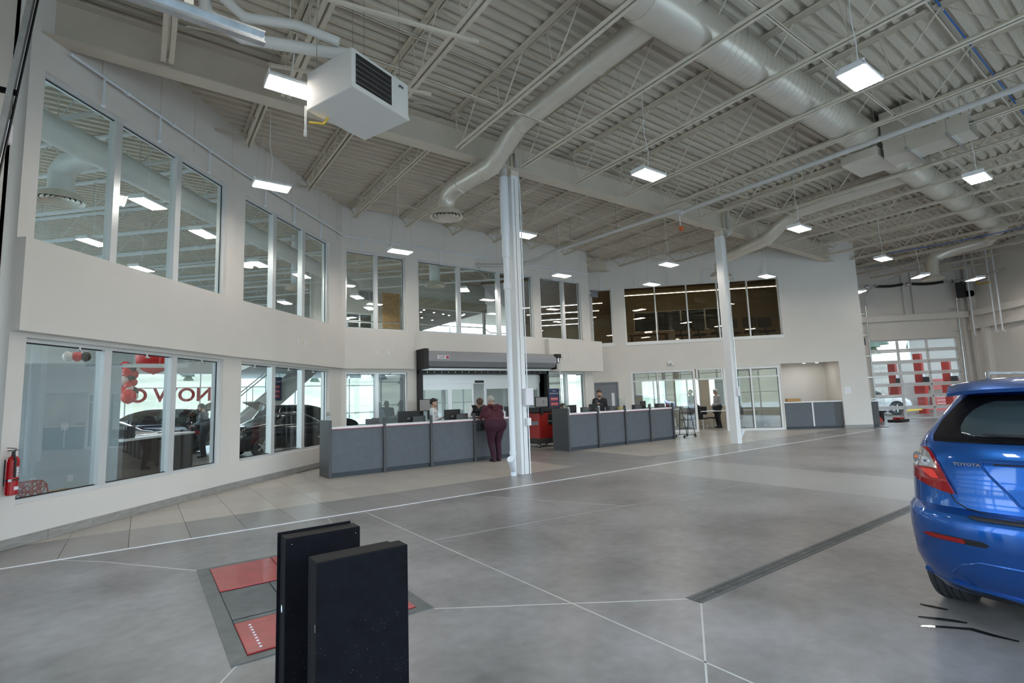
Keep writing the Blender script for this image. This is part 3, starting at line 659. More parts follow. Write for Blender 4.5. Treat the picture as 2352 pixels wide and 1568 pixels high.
# ---------------------------------------------------------------- high bay lamps
def lampproto():
    t=thing('high_bay_lamp','','lamp',local=True); L,Wd=.31,.17
    # housing: bent sheet hood
    m=MB(); prof=[(-Wd,0),(-Wd,.03),(-Wd+.05,.085),(Wd-.05,.085),(Wd,.03),(Wd,0),(Wd-.012,0),(Wd-.014,.028),(Wd-.055,.075),(-Wd+.055,.075),(-Wd+.014,.028),(-Wd+.012,0)]
    n=len(prof); m.add([(x,y,z) for x in (-L,L) for y,z in prof],[(i,(i+1)%n,(i+1)%n+n,i+n) for i in range(n)]+[tuple(range(n-1,-1,-1)),tuple(range(n,2*n))])
    m.build('hood','white',t)
    MB().box(-L,-L+.01,-Wd,Wd,0,.08).build('end_plate','white',t); MB().box(L-.01,L,-Wd,Wd,0,.08).build('end_plate','white',t)
    for i in range(6):
        y=-Wd+.035+i*(2*Wd-.07)/5
        MB().cyl((-L+.02,y,.006),(L-.02,y,.006),.016,6,cap=False).build('tube','lamp',t)
    for i in range(5):
        y=-Wd+.035+(i+.5)*(2*Wd-.07)/5
        MB().box(-L+.012,L-.012,y-.004,y+.004,.02,.06).build('louvre','refl',t)
    return t
def lampwire(c,slack=0,n=2,name='lamp_cable'):
    return
LP=[(1.42,6.55,5.6,'big lit lamp hanging left of the unit heater'),(1.8,9.85,5.6,'lit lamp hanging by the curved wall upper windows'),(5.49,12.55,5.6,'lit lamp in front of the two-pane upper window'),
(7.56,9.8,5.6,'lit lamp partly hidden behind the first column'),(7.5,5.83,5.6,'lit lamp in front of the girder to the right of the first column'),(13.35,9.85,5.6,'lit lamp above the second counter, left of the second column'),
(11.24,12.55,5.6,'lit lamp at the right end of the curved wall upper windows'),(15.17,12.0,5.6,'lit lamp over the left end of the tinted office window'),(17.98,9.16,5.6,'lit lamp over the right end of the tinted office window'),
(13.42,5.9,5.6,'lit lamp in front of the elbow of the duct behind the second column'),(7.54,2.37,5.6,'large glaring lamp below the blue air line'),(13.37,2.44,5.6,'glaring lamp just below the open box duct'),
(19.12,5.97,5.6,'lit lamp above the right end of the diagonal wall'),(23.57,6.26,5.6,'lit lamp beside the drop diffuser at the far door'),(26.4,5.3,5.6,'tilted lit lamp by the yellow valve on the right wall'),(24.8,8.76,5.6,'lit lamp left of the far overhead door springs'),
(1.5,2.4,5.6,'lit lamp above the scanner cabinets'),(19.1,2.4,5.6,'lit lamp over the blue car lane'),(7.5,-1.0,5.6,'lit lamp behind the camera side of the blue car'),(1.5,-1.0,5.6,'lit lamp over the entrance door'),(13.4,-1.0,5.6,'lit lamp near the front windows')]
lp0=lampproto(); first=True; tree={}
for il,(x,y,z,lb) in enumerate(LP):
    o=lp0 if first else copy_tree(lp0); first=False
    o.location=(x,y,z); o['label']=lb; o['category']='lamp'; o['group']='high bay lamps over the service hall'
    if x>23: o.rotation_euler=(0,0,R(45))
    m=MB(); k=random.uniform(.02,.07)
    m.tube([(x-.02,y,z+.08),(x-.02+k,y,z+.5),(x-.04,y+.01,z+.8),(x-.04,y,7.5)],.006,5)
    tag(m.build('lamp_cable','white',smooth=True),'white cable of the '+' '.join(lb.split()[:12]),'cable','lamp cables')
    tag(MB().cyl((x-.28,y,z+.08),(x-.1,y,7.5),.0025,4).build('lamp_wire','galv'),'steel wire of the '+' '.join(lb.split()[:12]),'cable','lamp wires')
# ---------------------------------------------------------------- unit heater
hz,hh=5.2,.5
ha=R(21); t=thing('unit_heater','square white gas unit heater with black louvred front hanging from struts','heater',(1.83,5.5,hz),local=True,rz=ha)
w_,d_=.92,.84
MB().bev(0,w_,0,d_,0,hh,.012).build('case','wallw',t)
MB().box(.06,.62,-.004,.02,.07,hh-.05).build('louvre_opening','blackm',t)
for i in range(6): 
    z=.1+i*.068; MB().add([(.06,-.012,z),(.62,-.012,z),(.62,.03,z+.03),(.06,.03,z+.03),(.06,-.012,z+.006),(.62,-.012,z+.006),(.62,.03,z+.036),(.06,.03,z+.036)],[(3,2,1,0),(4,5,6,7),(0,1,5,4),(1,2,6,5),(2,3,7,6),(3,0,4,7)]).build('louvre','galv',t)
MB().box(0,w_,-.012,0,0,.05).build('front_lip','wallw',t)
text('badge','x7H',.05,(.78,-.006,hh-.1),rotm((1,0,0),(0,0,1)),'ink',t)
for x,y in ((.08,.08),(.84,.08),(.08,.76),(.84,.76)): MB().cyl((x,y,hh),(x,y,7.4-hz),.005,6).build('hanger_rod','galv',t)
MB().tube([(.55,.5,hh),(.55,.5,hh+.3),(.5,.55,hh+.42),(.2,.9,hh+.45),(-.5,1.45,hh+.45),(-.85,1.6,hh+.62),(-.9,1.6,hh+.95)],.075,14).build('flue_pipe','wallw',t,smooth=True)
MB().tube([(.3,.6,hh+.5),(-.1,.9,hh+.62),(-.55,1.3,hh+.62),(-.8,1.35,hh+.75),(-.85,1.35,hh+.98)],.06,14).build('intake_pipe','wallw',t,smooth=True)
MB().tube([(.25,.75,0),(.22,.8,-.08),(.05,.86,-.12)],.014,8).build('gas_hose','yellow',t,smooth=True)
MB().cyl((.03,.9,-.28),(.03,.9,.1),.014,8).cyl((.03,.9,-.3),(.03,.9,-.22),.02,8).build('drip_leg','wallw',t)
for i,(a,b) in enumerate((((.55,5.65,6.15),(3.4,5.2,6.2)),((1.25,7.2,6.25),(3.4,6.55,6.2)))):
    tag(MB().bar(a,b,.04,.04).build('strut_channel','galv' if 0 else 'steel'),('longer slotted strut channel above the front of the unit heater','shorter slotted strut channel above the back of the unit heater')[i],'strut','struts over the heater')
# ---------------------------------------------------------------- left overhead door tracks
t=thing('door_track','galvanised inclined overhead door track at the upper left corner','track',(-1.3,6.9,0))
MB().bar((-1.42,6.9,2.5),(-1.06,6.9,6.4),.085,.05,(1,0,0)).build('track_channel','galv',t); MB().bar((-1.38,6.95,2.5),(-1.02,6.95,6.4),.05,.01,(1,0,0)).build('track_angle','black',t)
MB().bar((-1.44,6.9,4.85),(-1.15,6.9,4.85),.04,.05).build('bracket','black',t)
t=thing('door_track','bright galvanised horizontal door track crossing the upper left of the view','track',(-1.4,3.0,3.6))
MB().box(-1.4,.47,2.85,2.86,3.52,3.57).box(-1.4,.47,2.82,2.86,3.51,3.52).box(-1.4,.47,2.82,2.86,3.57,3.58).build('track_channel','galv',t)
MB().cyl((-1.4,2.9,3.6),(.44,2.9,3.6),.012,8).build('track_rail','galv',t)
MB().box(.1,.14,2.85,2.88,3.58,7.3).build('hanger','steel',t)
# far overhead door hardware
d=(E1-E0).normalized(); nn=Vector((-d.y,d.x)); q=lambda s,z,o=.3:(E0.x+d.x*(eo+s)-nn.x*o,E0.y+d.y*(eo+s)-nn.y*o,z)
t=thing('door_spring_shaft','black torsion springs on a shaft above the far overhead door','spring',q(1,6.25))
MB().cyl(q(1.0,6.27),q(5.0,6.27),.02,8).build('shaft','galv',t)
for a,b in ((1.35,2.55),(2.95,4.25)): 
    k=24; MB().tube([q(a+(b-a)*i/k,6.27-.05*math.sin(PI*i/k)+(.012 if i%2 else 0)) for i in range(k+1)],.062,10).build('spring','blackm',t)
for s in (1.0,2.75,4.6,4.8): MB().cyl(q(s-.05,6.27),q(s+.05,6.27),.09,12).build('drum','galv',t)
t=thing('door_operator','black jackshaft operator motor at the right of the far door','motor',q(4.9,5.7))
MB().bev(*[c for c in (0,0,0,0,0,0)],.0) if 0 else None
p=q(4.75,5.4,.55); MB().box(p[0]-.16,p[0]+.1,p[1]-.2,p[1]+.12,5.45,6.15).build('gearbox','blackm',t); MB().cyl((p[0]+.05,p[1]-.2,5.6),(p[0]+.2,p[1]-.35,5.6),.14,14).build('motor_can','black',t); MB().sph((p[0],p[1]-.1,6.2),.08,10,8).build('pulley','galv',t,smooth=True)
for s,lb in ((.93,'galvanised track with rungs left of the far overhead door'),(4.78,'bright galvanised track right of the far overhead door')):
    t=thing('door_track',lb,'track',q(s,0))
    MB().tube([q(s,.02,.1),q(s,5.4,.18),q(s,5.9,.35),q(s,6.1,.8),q(s,6.15,3.2)],.03,8).build('track_channel','galv',t)
    for z in (1,2,3,4,5): MB().bar(q(s-.25,z,.08),q(s,z,.14),.03,.03).build('bracket','galv',t)
# dropped conduits with yellow valve on right wall
d2=(F1-E1).normalized(); n2=Vector((-d2.y,d2.x)); q2=lambda s,z,o=.5:(E1.x+d2.x*s-n2.x*o,E1.y+d2.y*s-n2.y*o,z)
for i,(s,lb) in enumerate(((.9,'single white drop pipe left of the pair on the right wall'),(2.15,'left pipe of the close pair on the right wall'),(2.5,'right pipe of the close pair on the right wall'))):
    t=thing('drop_pipe',lb,'pipe',q2(s,3.5)); MB().tube([q2(s,7.3),q2(s,3.75),q2(s,3.68),q2(s+.12,3.66)],.028,8).build('pipe_run','pvc',t,smooth=True)
t=thing('gas_valve','yellow gas valve and tube by the tilted lamp','valve',q2(1.6,5.8)); MB().tube([q2(1.4,6.0),q2(1.5,5.85),q2(2.2,5.8)],.03,8).build('valve_tube','yellow',t,smooth=True)
# ================================================================ HALL OBJECTS
# foreground scanner cabinets -------------------------------------
def cabinet(lb,x0,x1,y0,y1,z1,back):
    t=thing('scanner_cabinet',lb,'cabinet',((x0+x1)/2,(y0+y1)/2,0))
    if back:  # rear cabinet: lid plate standing proud at the back with a gap
        MB().bev(x0,x1,y0,y1-.022,0.0,z1-.004,.003).build('case','black',t)
        MB().bev(x0-.012,x1-.01,y1-.010,y1-.002,0,z1+.006,.003).build('cover_plate','black',t)
        MB().box(x0+.01,x1-.01,y1-.022,y1-.010,0,z1-.03).build('seal','rubber',t)
        MB().sph((x0-.003,y0+.05,.55),.012,10,6,(.2,1,1.6)).build('lock','white',t,smooth=True)
    else:
        MB().bev(x0,x1,y0,y1-.03,0,z1,.004).build('case','black',t)
        MB().bev(x0,x1-.045,y1-.032,y1,0,z1-.001,.003).build('cover_plate','black',t)
    if back:
        for x in (x0+.03,x1-.025): MB().sph((x,y0-.0005,z1-.035),.0018,8,4,(1,.3,1)).build('screw','white',t)
    if not back:
        for z in (.62,.35): MB().box(x0-.002,x0,y0+.012,y0+.016,z,z+.03).build('scratch','galv',t)
    m=MB(); rr=random.Random(3)
    for i in range(70): 
        x=rr.uniform(x0,x1);z=rr.uniform(.15,.62)**1.0; m.box(x,x+.0009,y0-.0006,y0,z,z+.0009)
    d=m.build('dust','paper',t); d['kind']='stuff'
    return t
cabinet('black tall narrow cabinet nearest the camera with a scratched top edge',.620,1.030,2.305,2.435,.9,False)
cabinet('black tall cabinet behind the nearest one, with a loose cover plate at the back',.612,.992,2.84,2.975,.9,True)
# floor scale plates -----------------------------------------------
t=thing('floor_scale','floor scale with red steel strips framed in dark grey steel','floor plate',(1.18,4.9,0))
X0,X1,Y0,Y1=.5,1.86,3.71,6.08
MB().box(X0,X1,Y1-.06,Y1,0,.006).box(X0,X1,Y0,Y0+.08,0,.006).box(X0,X0+.1,Y0+.08,Y1-.06,0,.006).box(X1-.1,X1,Y0+.08,Y1-.06,0,.006).build('frame','plateb',t)
MB().box(X0+.1,X1-.1,Y0+.08,Y1-.06,-.01,.001).build('pit','blackm',t)
def rp(x0,x1,y0,y1,z,m,nm): return MB().bev(x0+.004,x1-.004,y0+.004,y1-.004,.001,z,.004).build(nm,m,t)
rp(.6,1.15,5.22,6.0,.012,'redp','red_plate'); rp(1.15,1.74,5.22,6.0,.012,'redp','red_plate')
for i in range(3): rp(.6+.387*i,.6+.387*(i+1),4.48,5.2,.007,'plate','steel_plate')
rp(.6,1.76,4.40,4.47,.007,'plate','steel_plate')
rp(.6,1.76,3.80,4.38,.014,'redp','red_plate')
for i in range(9): MB().cyl((.69,3.86+.052*i,.014),(.69,3.86+.052*i,.018),.009,8).build('rivet','paper',t)
MB().cyl((1.69,3.9,.014),(1.69,3.9,.018),.009,8).build('rivet','paper',t)
# trench drain ------------------------------------------------------
t=thing('trench_drain','dark cast iron trench drain running under the blue car','drain',(5.5,2.525,0))
MB().box(3.43,9.6,2.455,2.462,0,.003).box(3.43,9.6,2.588,2.595,0,.003).build('rim','plateb',t)
for i in range(12):
    x=3.43+.5*i; m=MB(); m.box(x+.003,x+.497,2.464,2.48,0,.004).box(x+.003,x+.497,2.57,2.586,0,.004).box(x+.003,x+.497,2.521,2.529,0,.004)
    for j in range(20): m.box(x+.005+.0248*j,x+.018+.0248*j,2.48,2.521,0,.004).box(x+.005+.0248*j,x+.018+.0248*j,2.529,2.57,0,.004)
    m.build('grate','plate',t)
    MB().cyl((x+.25,2.525,.004),(x+.25,2.525,.007),.009,8).build('bolt','galv',t)
MB().box(3.43,9.6,2.456,2.594,-.01,.001).build('channel','blackm',t)
# puddle ------------------------------------------------------------
pm=mat('water film',(.02,.02,.022),.02,spec=.8); M['water']=pm
for i,(pts,wd) in enumerate((([(4.56,1.45),(4.57,1.38),(4.58,1.30)],.016),([(4.31,1.39),(4.36,1.3),(4.40,1.22),(4.42,1.16)],.02),([(4.15,1.34),(4.24,1.24),(4.33,1.12),(4.32,1.02),(4.33,.9)],.02))):
    m=MB(); vs=[]; n=len(pts)
    for j,(x,y) in enumerate(pts):
        k=wd*(.25+math.sin(PI*(j+.5)/n)); vs+=[(x-k,y,.0022),(x+k,y,.0022)]
    m.add(vs,[(2*j,2*j+1,2*j+3,2*j+2) for j in range(n-1)])
    tag(m.build('water_streak','water'),('short thin wet streak nearest the tyre','middle wet streak on the floor behind the blue car','long wet streak farthest behind the blue car')[i],'puddle')
# service counters --------------------------------------------------
def counter(lb,x0,xs,yf,ztop=1.09,brk=False,h0=1.24):
    t=thing('service_counter',lb,'counter',((x0+xs[-1])/2,yf+.3,0)); x1=xs[-1]
    MB().box(x0,x1,yf+.03,yf+.06,.1,ztop-.05).build('back_board','dark',t)
    prev=x0
    for i,x in enumerate(xs):
        MB().bev(prev+.03,x-.03,yf+.012,yf+.034,.1,ztop-.055,.003).build('front_panel','counter',t)
        MB().box(prev+.03,x-.03,yf+.02,yf+.05,0,.1).build('kick_board','kick',t)
        MB().bev(prev+.03,x-.03,yf-.01,yf+.32,ztop-.042,ztop,.003).build('top','top',t)
        MB().box(prev+.03,x-.03,yf-.004,yf+.03,ztop-.055,ztop-.042).build('edge_band','stripe',t)
        prev=x
    for x in [x0]+xs: 
        if x==x0: MB().bev(x-.03,x+.03,yf-.04,yf+.68,0,h0,.003).build('end_panel','dark',t)
        else: MB().bev(x-.03,x+.03,yf-.04,yf+.03,0,h0,.003).build('post','dark',t); MB().box(x-.02,x+.02,yf+.33,yf+.75,.0,h0-.01).build('divider','dark',t)
    MB().box(x0,x1,yf+.4,yf+.95,.84,.88).build('desk','dark',t)
    prev=x0
    for x in xs:
        MB().box(x-.32,x-.03,yf+.33,yf+.35,ztop-.02,h0-.02).build('screen_board','dark',t); prev=x
    if brk:
        for x in [x0]+xs[:-1]:
            MB().box(x+.02,x+.06,yf-.03,yf+.01,ztop,h0+.03).box(x-.02,x+.1,yf-.03,yf+.0,ztop-.05,ztop+.02).build('clamp','white',t)
            MB().box(x+.035,x+.043,yf+.0,yf+.36,ztop+.01,h0+.22).build('glass_screen','glass',t)
    else:
        for x in (3.36,5.85): MB().box(x,x+.008,yf+.0,yf+.3,1.09,1.42).build('glass_screen','glass',t)
    return t
counter('long slate grey service counter left of the first column with white top and red edge',3.36,[4.6,5.8,7.04,8.3],11.53)
counter('shorter slate grey service counter right of the first column with white brackets on its posts',10.2,[11.44,12.66,13.88,15.1],11.42,brk=True)
# low counters by the diagonal opening
dd=(D1-D0).normalized(); ad=math.atan2(dd.y,dd.x)
def dg(s,o=0): 
    p=D0+dd*(off+s); n=Vector((-dd.y,dd.x)); return p+n*o
t=thing('hatch_counter','slate counter with white top filling the opening at the right of the diagonal wall','counter',(*dg(7.2),0))
def DG(mb,s0,s1,o0,o1,z0,z1): p=dg(s0); return mb.obox((p.x,p.y),s1-s0,ad,o0,o1-o0,z0,z1)
DG(MB(),6.2,8.34,.06,.6,1.03,1.07).build('top','top',t)
DG(MB(),6.21,7.24,.1,.13,.1,1.03).build('front_panel','counter',t); DG(MB(),7.29,8.33,.1,.13,.1,1.03).build('front_panel','counter',t)
DG(MB(),7.24,7.29,.09,.13,.1,1.03).build('joint_trim','top',t); DG(MB(),6.2,8.34,.13,.16,0,1.0).build('kick_board','kick',t)
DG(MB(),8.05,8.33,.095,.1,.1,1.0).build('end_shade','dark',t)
t=thing('end_counter','small dark counter with white top peeping out behind the end of the diagonal wall','counter',(23.5,9.0,0))
MB().obox((23.1,8.28),1.0,PI/4,-.36,.34,.1,.98).build('body','dark',t); MB().obox((23.06,8.24),1.1,PI/4,-.4,.38,.98,1.02).build('top','top',t); MB().obox((23.12,8.3),.95,PI/4,-.33,.3,0,.1).build('kick_board','kick',t)
# monitors ----------------------------------------------------------
def monitor(lb,x,y,z,w_=.54,h=.32,ang=0,face=False,logo=True,grp='computer monitors on the counters'):
    t=thing('monitor',lb,'monitor',(x,y,z),grp,local=True,rz=ang); zb=.10
    MB().bev(-w_/2,w_/2,-.012,.02,zb,zb+h,.006).build('shell','blackm',t)
    MB().box(-w_/2+.012,w_/2-.012,.02,.022,zb+.012,zb+h-.012).build('screen','screen',t)
    MB().box(-.03,.03,-.035,-.012,-.02,zb+h*.4).build('stand','blackm',t); MB().bev(-.12,.12,-.11,.09,-.02,-.005,.003).build('foot','blackm',t)
    if logo: MB().cyl((0,-.013,zb+h*.45),(0,-.0145,zb+h*.45),.035,16).build('logo_disc','paper',t); MB().cyl((0,-.0146,zb+h*.45),(0,-.0155,zb+h*.45),.029,16).build('logo_face','blackm',t); text('logo_text','DELL',.018,(0,-.016,zb+h*.45),rotm((1,0,0),(0,0,1)),'paper',t,.0005)
    return t
monitor('black monitor seen from behind at the left of the seated clerk',5.45,12.05,.90,.56,.36)
monitor('black monitor seen from behind at the right of the seated clerk',6.72,12.1,.90,.48,.35)
monitor('black monitor partly hidden by the maroon visitor',8.66,12.1,.90,.42,.36,R(-25))
monitor('black monitor by the left end of the second counter',10.85,12.05,.90,.58,.32)
monitor('dark monitor in front of the bald man',12.0,12.05,.90,.6,.32)
monitor('dark monitor near the right end of the second counter',14.5,12.2,.90,.5,.34,R(20),logo=False)
def tv(lb,x,y,z,w_,h,ang=0):
    t=thing('display',lb,'screen',(x,y,z),None,local=True,rz=ang)
    MB().bev(-w_/2,w_/2,-.0,.04,0,h,.006).build('case','blackm',t); MB().box(-w_/2+.02,w_/2-.02,-.002,0,.02,h-.02).build('screen','screen',t)
    MB().ring((0,0),.0,.0,0,0) if 0 else None
    k=MB(); n=20
    for i in range(n):
        a=2*PI*i/n;b=2*PI*(i+1)/n; r0,r1=.055,.042; k.add([(w_*.12+r*math.cos(q)*.8,-.004,h/2+r*math.sin(q)) for r,q in ((r0,a),(r0,b),(r1,b),(r1,a))],[(0,1,2,3)])
    k.build('wheel_picture','ink',t); MB().box(-.04,.04,.0,.03,-.25,0).build('stand','blackm',t)
    return t
tv('grey screen with a wheel picture standing behind the seated clerk',7.03,14.1,1.3,.62,.36)
tv('grey screen on the red tool cart',10.48,12.95,1.28,.52,.33)
# clutter on counters ------------------------------------------------
tag(MB().bev(12.95,13.32,11.95,12.05,1.12,1.17,.004).build('yellow_folder','yellow'),'yellow folder lying behind the second counter','folder')
MB_=MB().cyl((11.15,11.62,1.09),(11.15,11.62,1.27),.05,12,.06).build('plastic_cup','glass'); tag(MB_,'clear plastic cup at the left of the second counter top','cup')
tag(MB().bev(8.05,8.2,11.75,11.77,1.09,1.25,.002).build('paper_stand','paper'),'small white paper notice standing behind the first column','sign')
# red tool cart -----------------------------------------------------
t=thing('tool_cart','dark red diagnostic cart with black top on castors left of the second counter','cart',(10.95,13.4,0))
MB().bev(10.42,11.2,13.05,13.65,.26,1.1,.02).build('body','redm',t)
MB().bev(10.32,11.25,13.0,13.7,1.1,1.26,.03).build('top_tray','plastic',t)
MB().box(10.8,11.18,13.03,13.06,.7,1.05).build('shelf_recess','blackm',t); MB().box(10.8,11.18,13.0,13.04,.82,.84).build('shelf','plastic',t); MB().box(10.85,11.1,13.0,13.05,.88,.93).build('device','blackm',t)
MB().add([(10.28,12.95,.12),(11.3,12.95,.12),(11.3,13.75,.12),(10.28,13.75,.12),(10.4,13.05,.28),(11.2,13.05,.28),(11.2,13.65,.28),(10.4,13.65,.28)],[(3,2,1,0),(4,5,6,7),(0,1,5,4),(1,2,6,5),(2,3,7,6),(3,0,4,7)]).build('base_tray','plastic',t)
for x,y in ((10.4,13.05),(11.18,13.05),(10.4,13.65),(11.18,13.65)):
    MB().cyl((x-.02,y,.06),(x+.02,y,.06),.06,14).build('castor','rubber',t); MB().cyl((x-.026,y,.06),(x+.026,y,.06),.03,10).build('castor_hub','white',t)
# banner poster -------------------------------------------------------
def poster(lb,x,y,z,w_,h,ang=0,foot=True):
    t=thing('poster_stand',lb,'poster',(x,y,z),None,local=True,rz=ang)
    MB().bev(-w_/2,w_/2,0,.02,0,h,.006).build('board','navy',t)
    text('title','CERTIFIED USED',w_*.115,(0,-.002,h*.80),rotm((1,0,0),(0,0,1)),'paper',t,.001)
    text('small_title','TOYOTA',w_*.09,(0,-.002,h*.90),rotm((1,0,0),(0,0,1)),'paper',t,.001)
    for i,s in enumerate(('PURCHASE','TEST DRIVE','FINANCE')):
        MB().box(-w_*.36,w_*.36,-.003,0,h*(.52-.2*i),h*(.65-.2*i)).build('banner','posterred',t); text('line',s,w_*.12,(0,-.005,h*(.585-.2*i)),rotm((1,0,0),(0,0,1)),'paper',t,.001)
    return t
poster('navy poster with red panels behind the red tool cart',12.12,14.25,1.0,.5,.9)
# shutter over the sliding doors ----------------------------------------
t=thing('rolling_shutter','grey rolling shutter housing with black end brackets above the sliding doors','shutter',(9.5,14.5,2.4))
prof=[(14.66,3.17),(14.28,3.15),(14.12,2.98),(14.12,2.82),(14.26,2.66),(14.66,2.62)]
n=len(prof); m=MB(); m.add([(x,y,z) for x in (7.06,12.2) for y,z in prof],[(i,(i+1)%n,(i+1)%n+n,i+n) for i in range(n)]+[tuple(range(n-1,-1,-1)),tuple(range(n,2*n))]); m.build('hood','hood',t)
MB().box(7.0,12.1,14.4,14.62,2.55,2.62).build('bottom_slat','alum',t)
MB().box(6.92,12.1,14.5,14.66,2.45,2.55).build('header_angle','blackm',t)
for i in range(20): MB().cyl((7.2+.25*i,14.5,2.5),(7.2+.25*i,14.49,2.5),.014,6).build('bolt','galv',t)
MB().box(6.92,7.06,14.1,14.68,2.58,3.2).build('end_bracket','blackm',t); MB().box(6.92,7.06,14.52,14.68,0,2.6).build('guide_rail','blackm',t)
MB().box(12.02,12.12,14.5,14.68,0,2.6).build('guide_rail','blackm',t); MB().box(12.2,12.27,14.2,14.6,2.6,3.15).build('end_bracket','blackm',t)
MB().cyl((12.27,14.3,2.95),(12.42,14.3,2.95),.12,14).build('chain_wheel','blackm',t); MB().bev(12.2,12.42,14.1,14.3,3.0,3.15,.01).build('motor_can','blackm',t); MB().cyl((12.3,14.15,2.85),(12.3,14.15,3.1),.05,10).build('gear','galv',t)
MB().tube([(12.4,14.2,2.95),(12.36,14.15,1.2),(12.42,14.15,1.15),(12.46,14.2,2.95)],.008,6).build('chain','galv',t)
MB().bev(7.36,7.78,14.105,14.12,2.88,3.0,.004).build('badge_plate','paper',t); text('badge_text','LUX',.1,(7.52,14.1,2.94),rotm((1,0,0),(0,0,1)),'ink',t,.002); MB().box(7.66,7.76,14.1,14.106,2.9,2.98).build('badge_red','stripe',t)
# sliding doors ---------------------------------------------------------
t=struct(MB().box(7.08,12.0,14.78,14.9,2.14,2.42).build('door_6','alum'))
for x0,x1 in ((7.08,8.15),(8.15,9.05),(9.5,10.6),(10.9,11.9)):
    f=MB(); y=14.8
    f.box(x0,x0+.07,y,y+.05,0,2.14).box(x1-.07,x1,y,y+.05,0,2.14).box(x0+.07,x1-.07,y,y+.05,0,.2).box(x0+.07,x1-.07,y,y+.05,1.95,2.14)
    q_=f.build('door_leaf','alum',t); MB().box(x0+.07,x1-.07,y+.02,y+.028,.2,1.95).build('pane','glassr',q_)
MB().box(9.1,9.45,14.76,14.8,2.16,2.24).build('sensor','blackm',t)
struct(MB().box(6.96,7.08,14.7,14.95,0,2.45).box(11.92,12.04,14.7,14.95,0,2.45).build('trim_9','alum'))
# grey steel door in diagonal wall --------------------------------------
r=struct(DG(MB(),-1.19,-1.13,-.01,.1,0,2.14).build('door_7','gdoor')); DG(MB(),-.26,-.2,-.01,.1,0,2.14).build('jamb','gdoor',r); DG(MB(),-1.13,-.26,-.01,.1,2.08,2.14).build('head','gdoor',r)
lf=DG(MB(),-1.13,-.26,.03,.07,0.01,2.08).build('door_leaf','gdoor',r); DG(MB(),-.5,-.38,.022,.03,1.0,1.68).build('vision_pane','paper',lf); 
MB().cyl((*dg(-.36,.0),1.0),(*dg(-.36,.03),1.0),.03,10).build('knob','chrome',lf)
# far grey door, behind wall end
p=lambda s,o:(E0+(E1-E0).normalized()*(eo+s)+Vector((-dd.y,dd.x))*o)
r=struct(MB().obox(tuple(p(-.5,0)),.95,a_,-.05,.06,0,2.2).build('door_4','gdoor')); MB().obox(tuple(p(.22,0)),.1,a_,-.07,.02,.9,1.25).build('vision_pane','paper',r)
# things on walls ---------------------------------------------------------
def plate(lb,c,u,n,w_=.075,h=.12,g=None):
    c=Vector(c);u=Vector((*u,0)).normalized();n=Vector((*n,0)).normalized()
    t=thing('wall_switch',lb,'switch',c,g)
    m=MB(); z=Vector((0,0,1)); q=[c+u*(i*w_/2)+z*(j*h/2)+n*k for k in (0,.008) for i,j in ((-1,-1),(1,-1),(1,1),(-1,1))]
    m.add(q,[(3,2,1,0),(4,5,6,7),(0,1,5,4),(1,2,6,5),(2,3,7,6),(3,0,4,7)]); m.build('cover','white',t)
    MB().add([c+u*(i*w_/5)+z*(j*h/4)+n*k for k in (.008,.011) for i,j in ((-1,-1),(1,-1),(1,1),(-1,1))],[(3,2,1,0),(4,5,6,7),(0,1,5,4),(1,2,6,5),(2,3,7,6),(3,0,4,7)]).build('insert','paper',t)
ub=(B1-A1).normalized(); nb=Vector((ub.y,-ub.x)); 
for s,l in ((2.05,'left of the two white wall plates on the curved band above the rear bay windows'),(2.35,'right of the two white wall plates on the curved band above the rear bay windows')): c=A1+ub*s+nb*.135; plate(l,(c.x,c.y,3.13),ub,nb)
for x,l in ((5.62,'left white plate on the band beside the shutter'),(5.95,'right white plate on the band beside the shutter')): plate(l,(x,14.56,3.08),(1,0),(0,-1))
for x,l in ((12.85,'left white plate on the right hand wall box'),(13.15,'right white plate on the right hand wall box')): plate(l,(x,14.44,3.08),(1,0),(0,-1))
c=dg(8.55,-.005); plate('white card on the pier at the right end of the diagonal wall',(c.x,c.y,1.45),dd,Vector((dd.y,-dd.x)),.22,.28)
t=thing('emergency_lamp','small white twin-head emergency lamp above the glazed office','lamp',(*dg(1.94,-.05),2.8)); MB().sph((*dg(1.87,-.1),2.8),.06,10,8).sph((*dg(2.02,-.1),2.78),.06,10,8).build('lamp_head','white',t,smooth=True); DG(MB(),1.88,2.02,-.07,-.0,2.82,2.92).build('box','white',t)
t=thing('exit_sign','grey exit sign plate hanging at the right end of the curved wall','sign',(14.75,14.75,5.8)); MB().box(14.7,15.1,14.7,14.73,5.6,5.88).build('plate','gdoor',t); MB().cyl((14.7,14.7,5.75),(14.56,14.7,5.75),.02,8).build('arm','white',t)
# track spots in lower window heads -------------------------------------
def spot(p,n,lb,g):
    t=thing('window_spray_head',lb,'sprinkler',p,g); p=Vector(p)
    MB().cyl(p,p-Vector((0,0,.05)),.012,8).build('stem','white',t); MB().sph(p-Vector((0,0,.06)),.022,8,6).cyl(p-Vector((0,0,.05)),p+Vector((n.x*.06,n.y*.06,-.07)),.012,6).build('head','chrome',t,smooth=True)
ua=(A1-A0).normalized(); na=Vector((ua.y,-ua.x))
for P_,u_,n_,ss,lb in ((A0,ua,na,(.95,2.1,3.35),'small chrome spray head under the top of the left lower bay windows'),(A1,ub,nb,(.75,1.95,3.0),'small chrome spray head under the top of the rear lower bay windows'),(B1,Vector((1,0)),Vector((0,-1)),(.55,1.5,7.7,8.2,9.0),'small chrome spray head under the top of the straight lower windows')):
    for s in ss: 
        c=P_+u_*s-n_*.04; spot((c.x,c.y,2.5),n_,lb,'spray heads in lower windows')
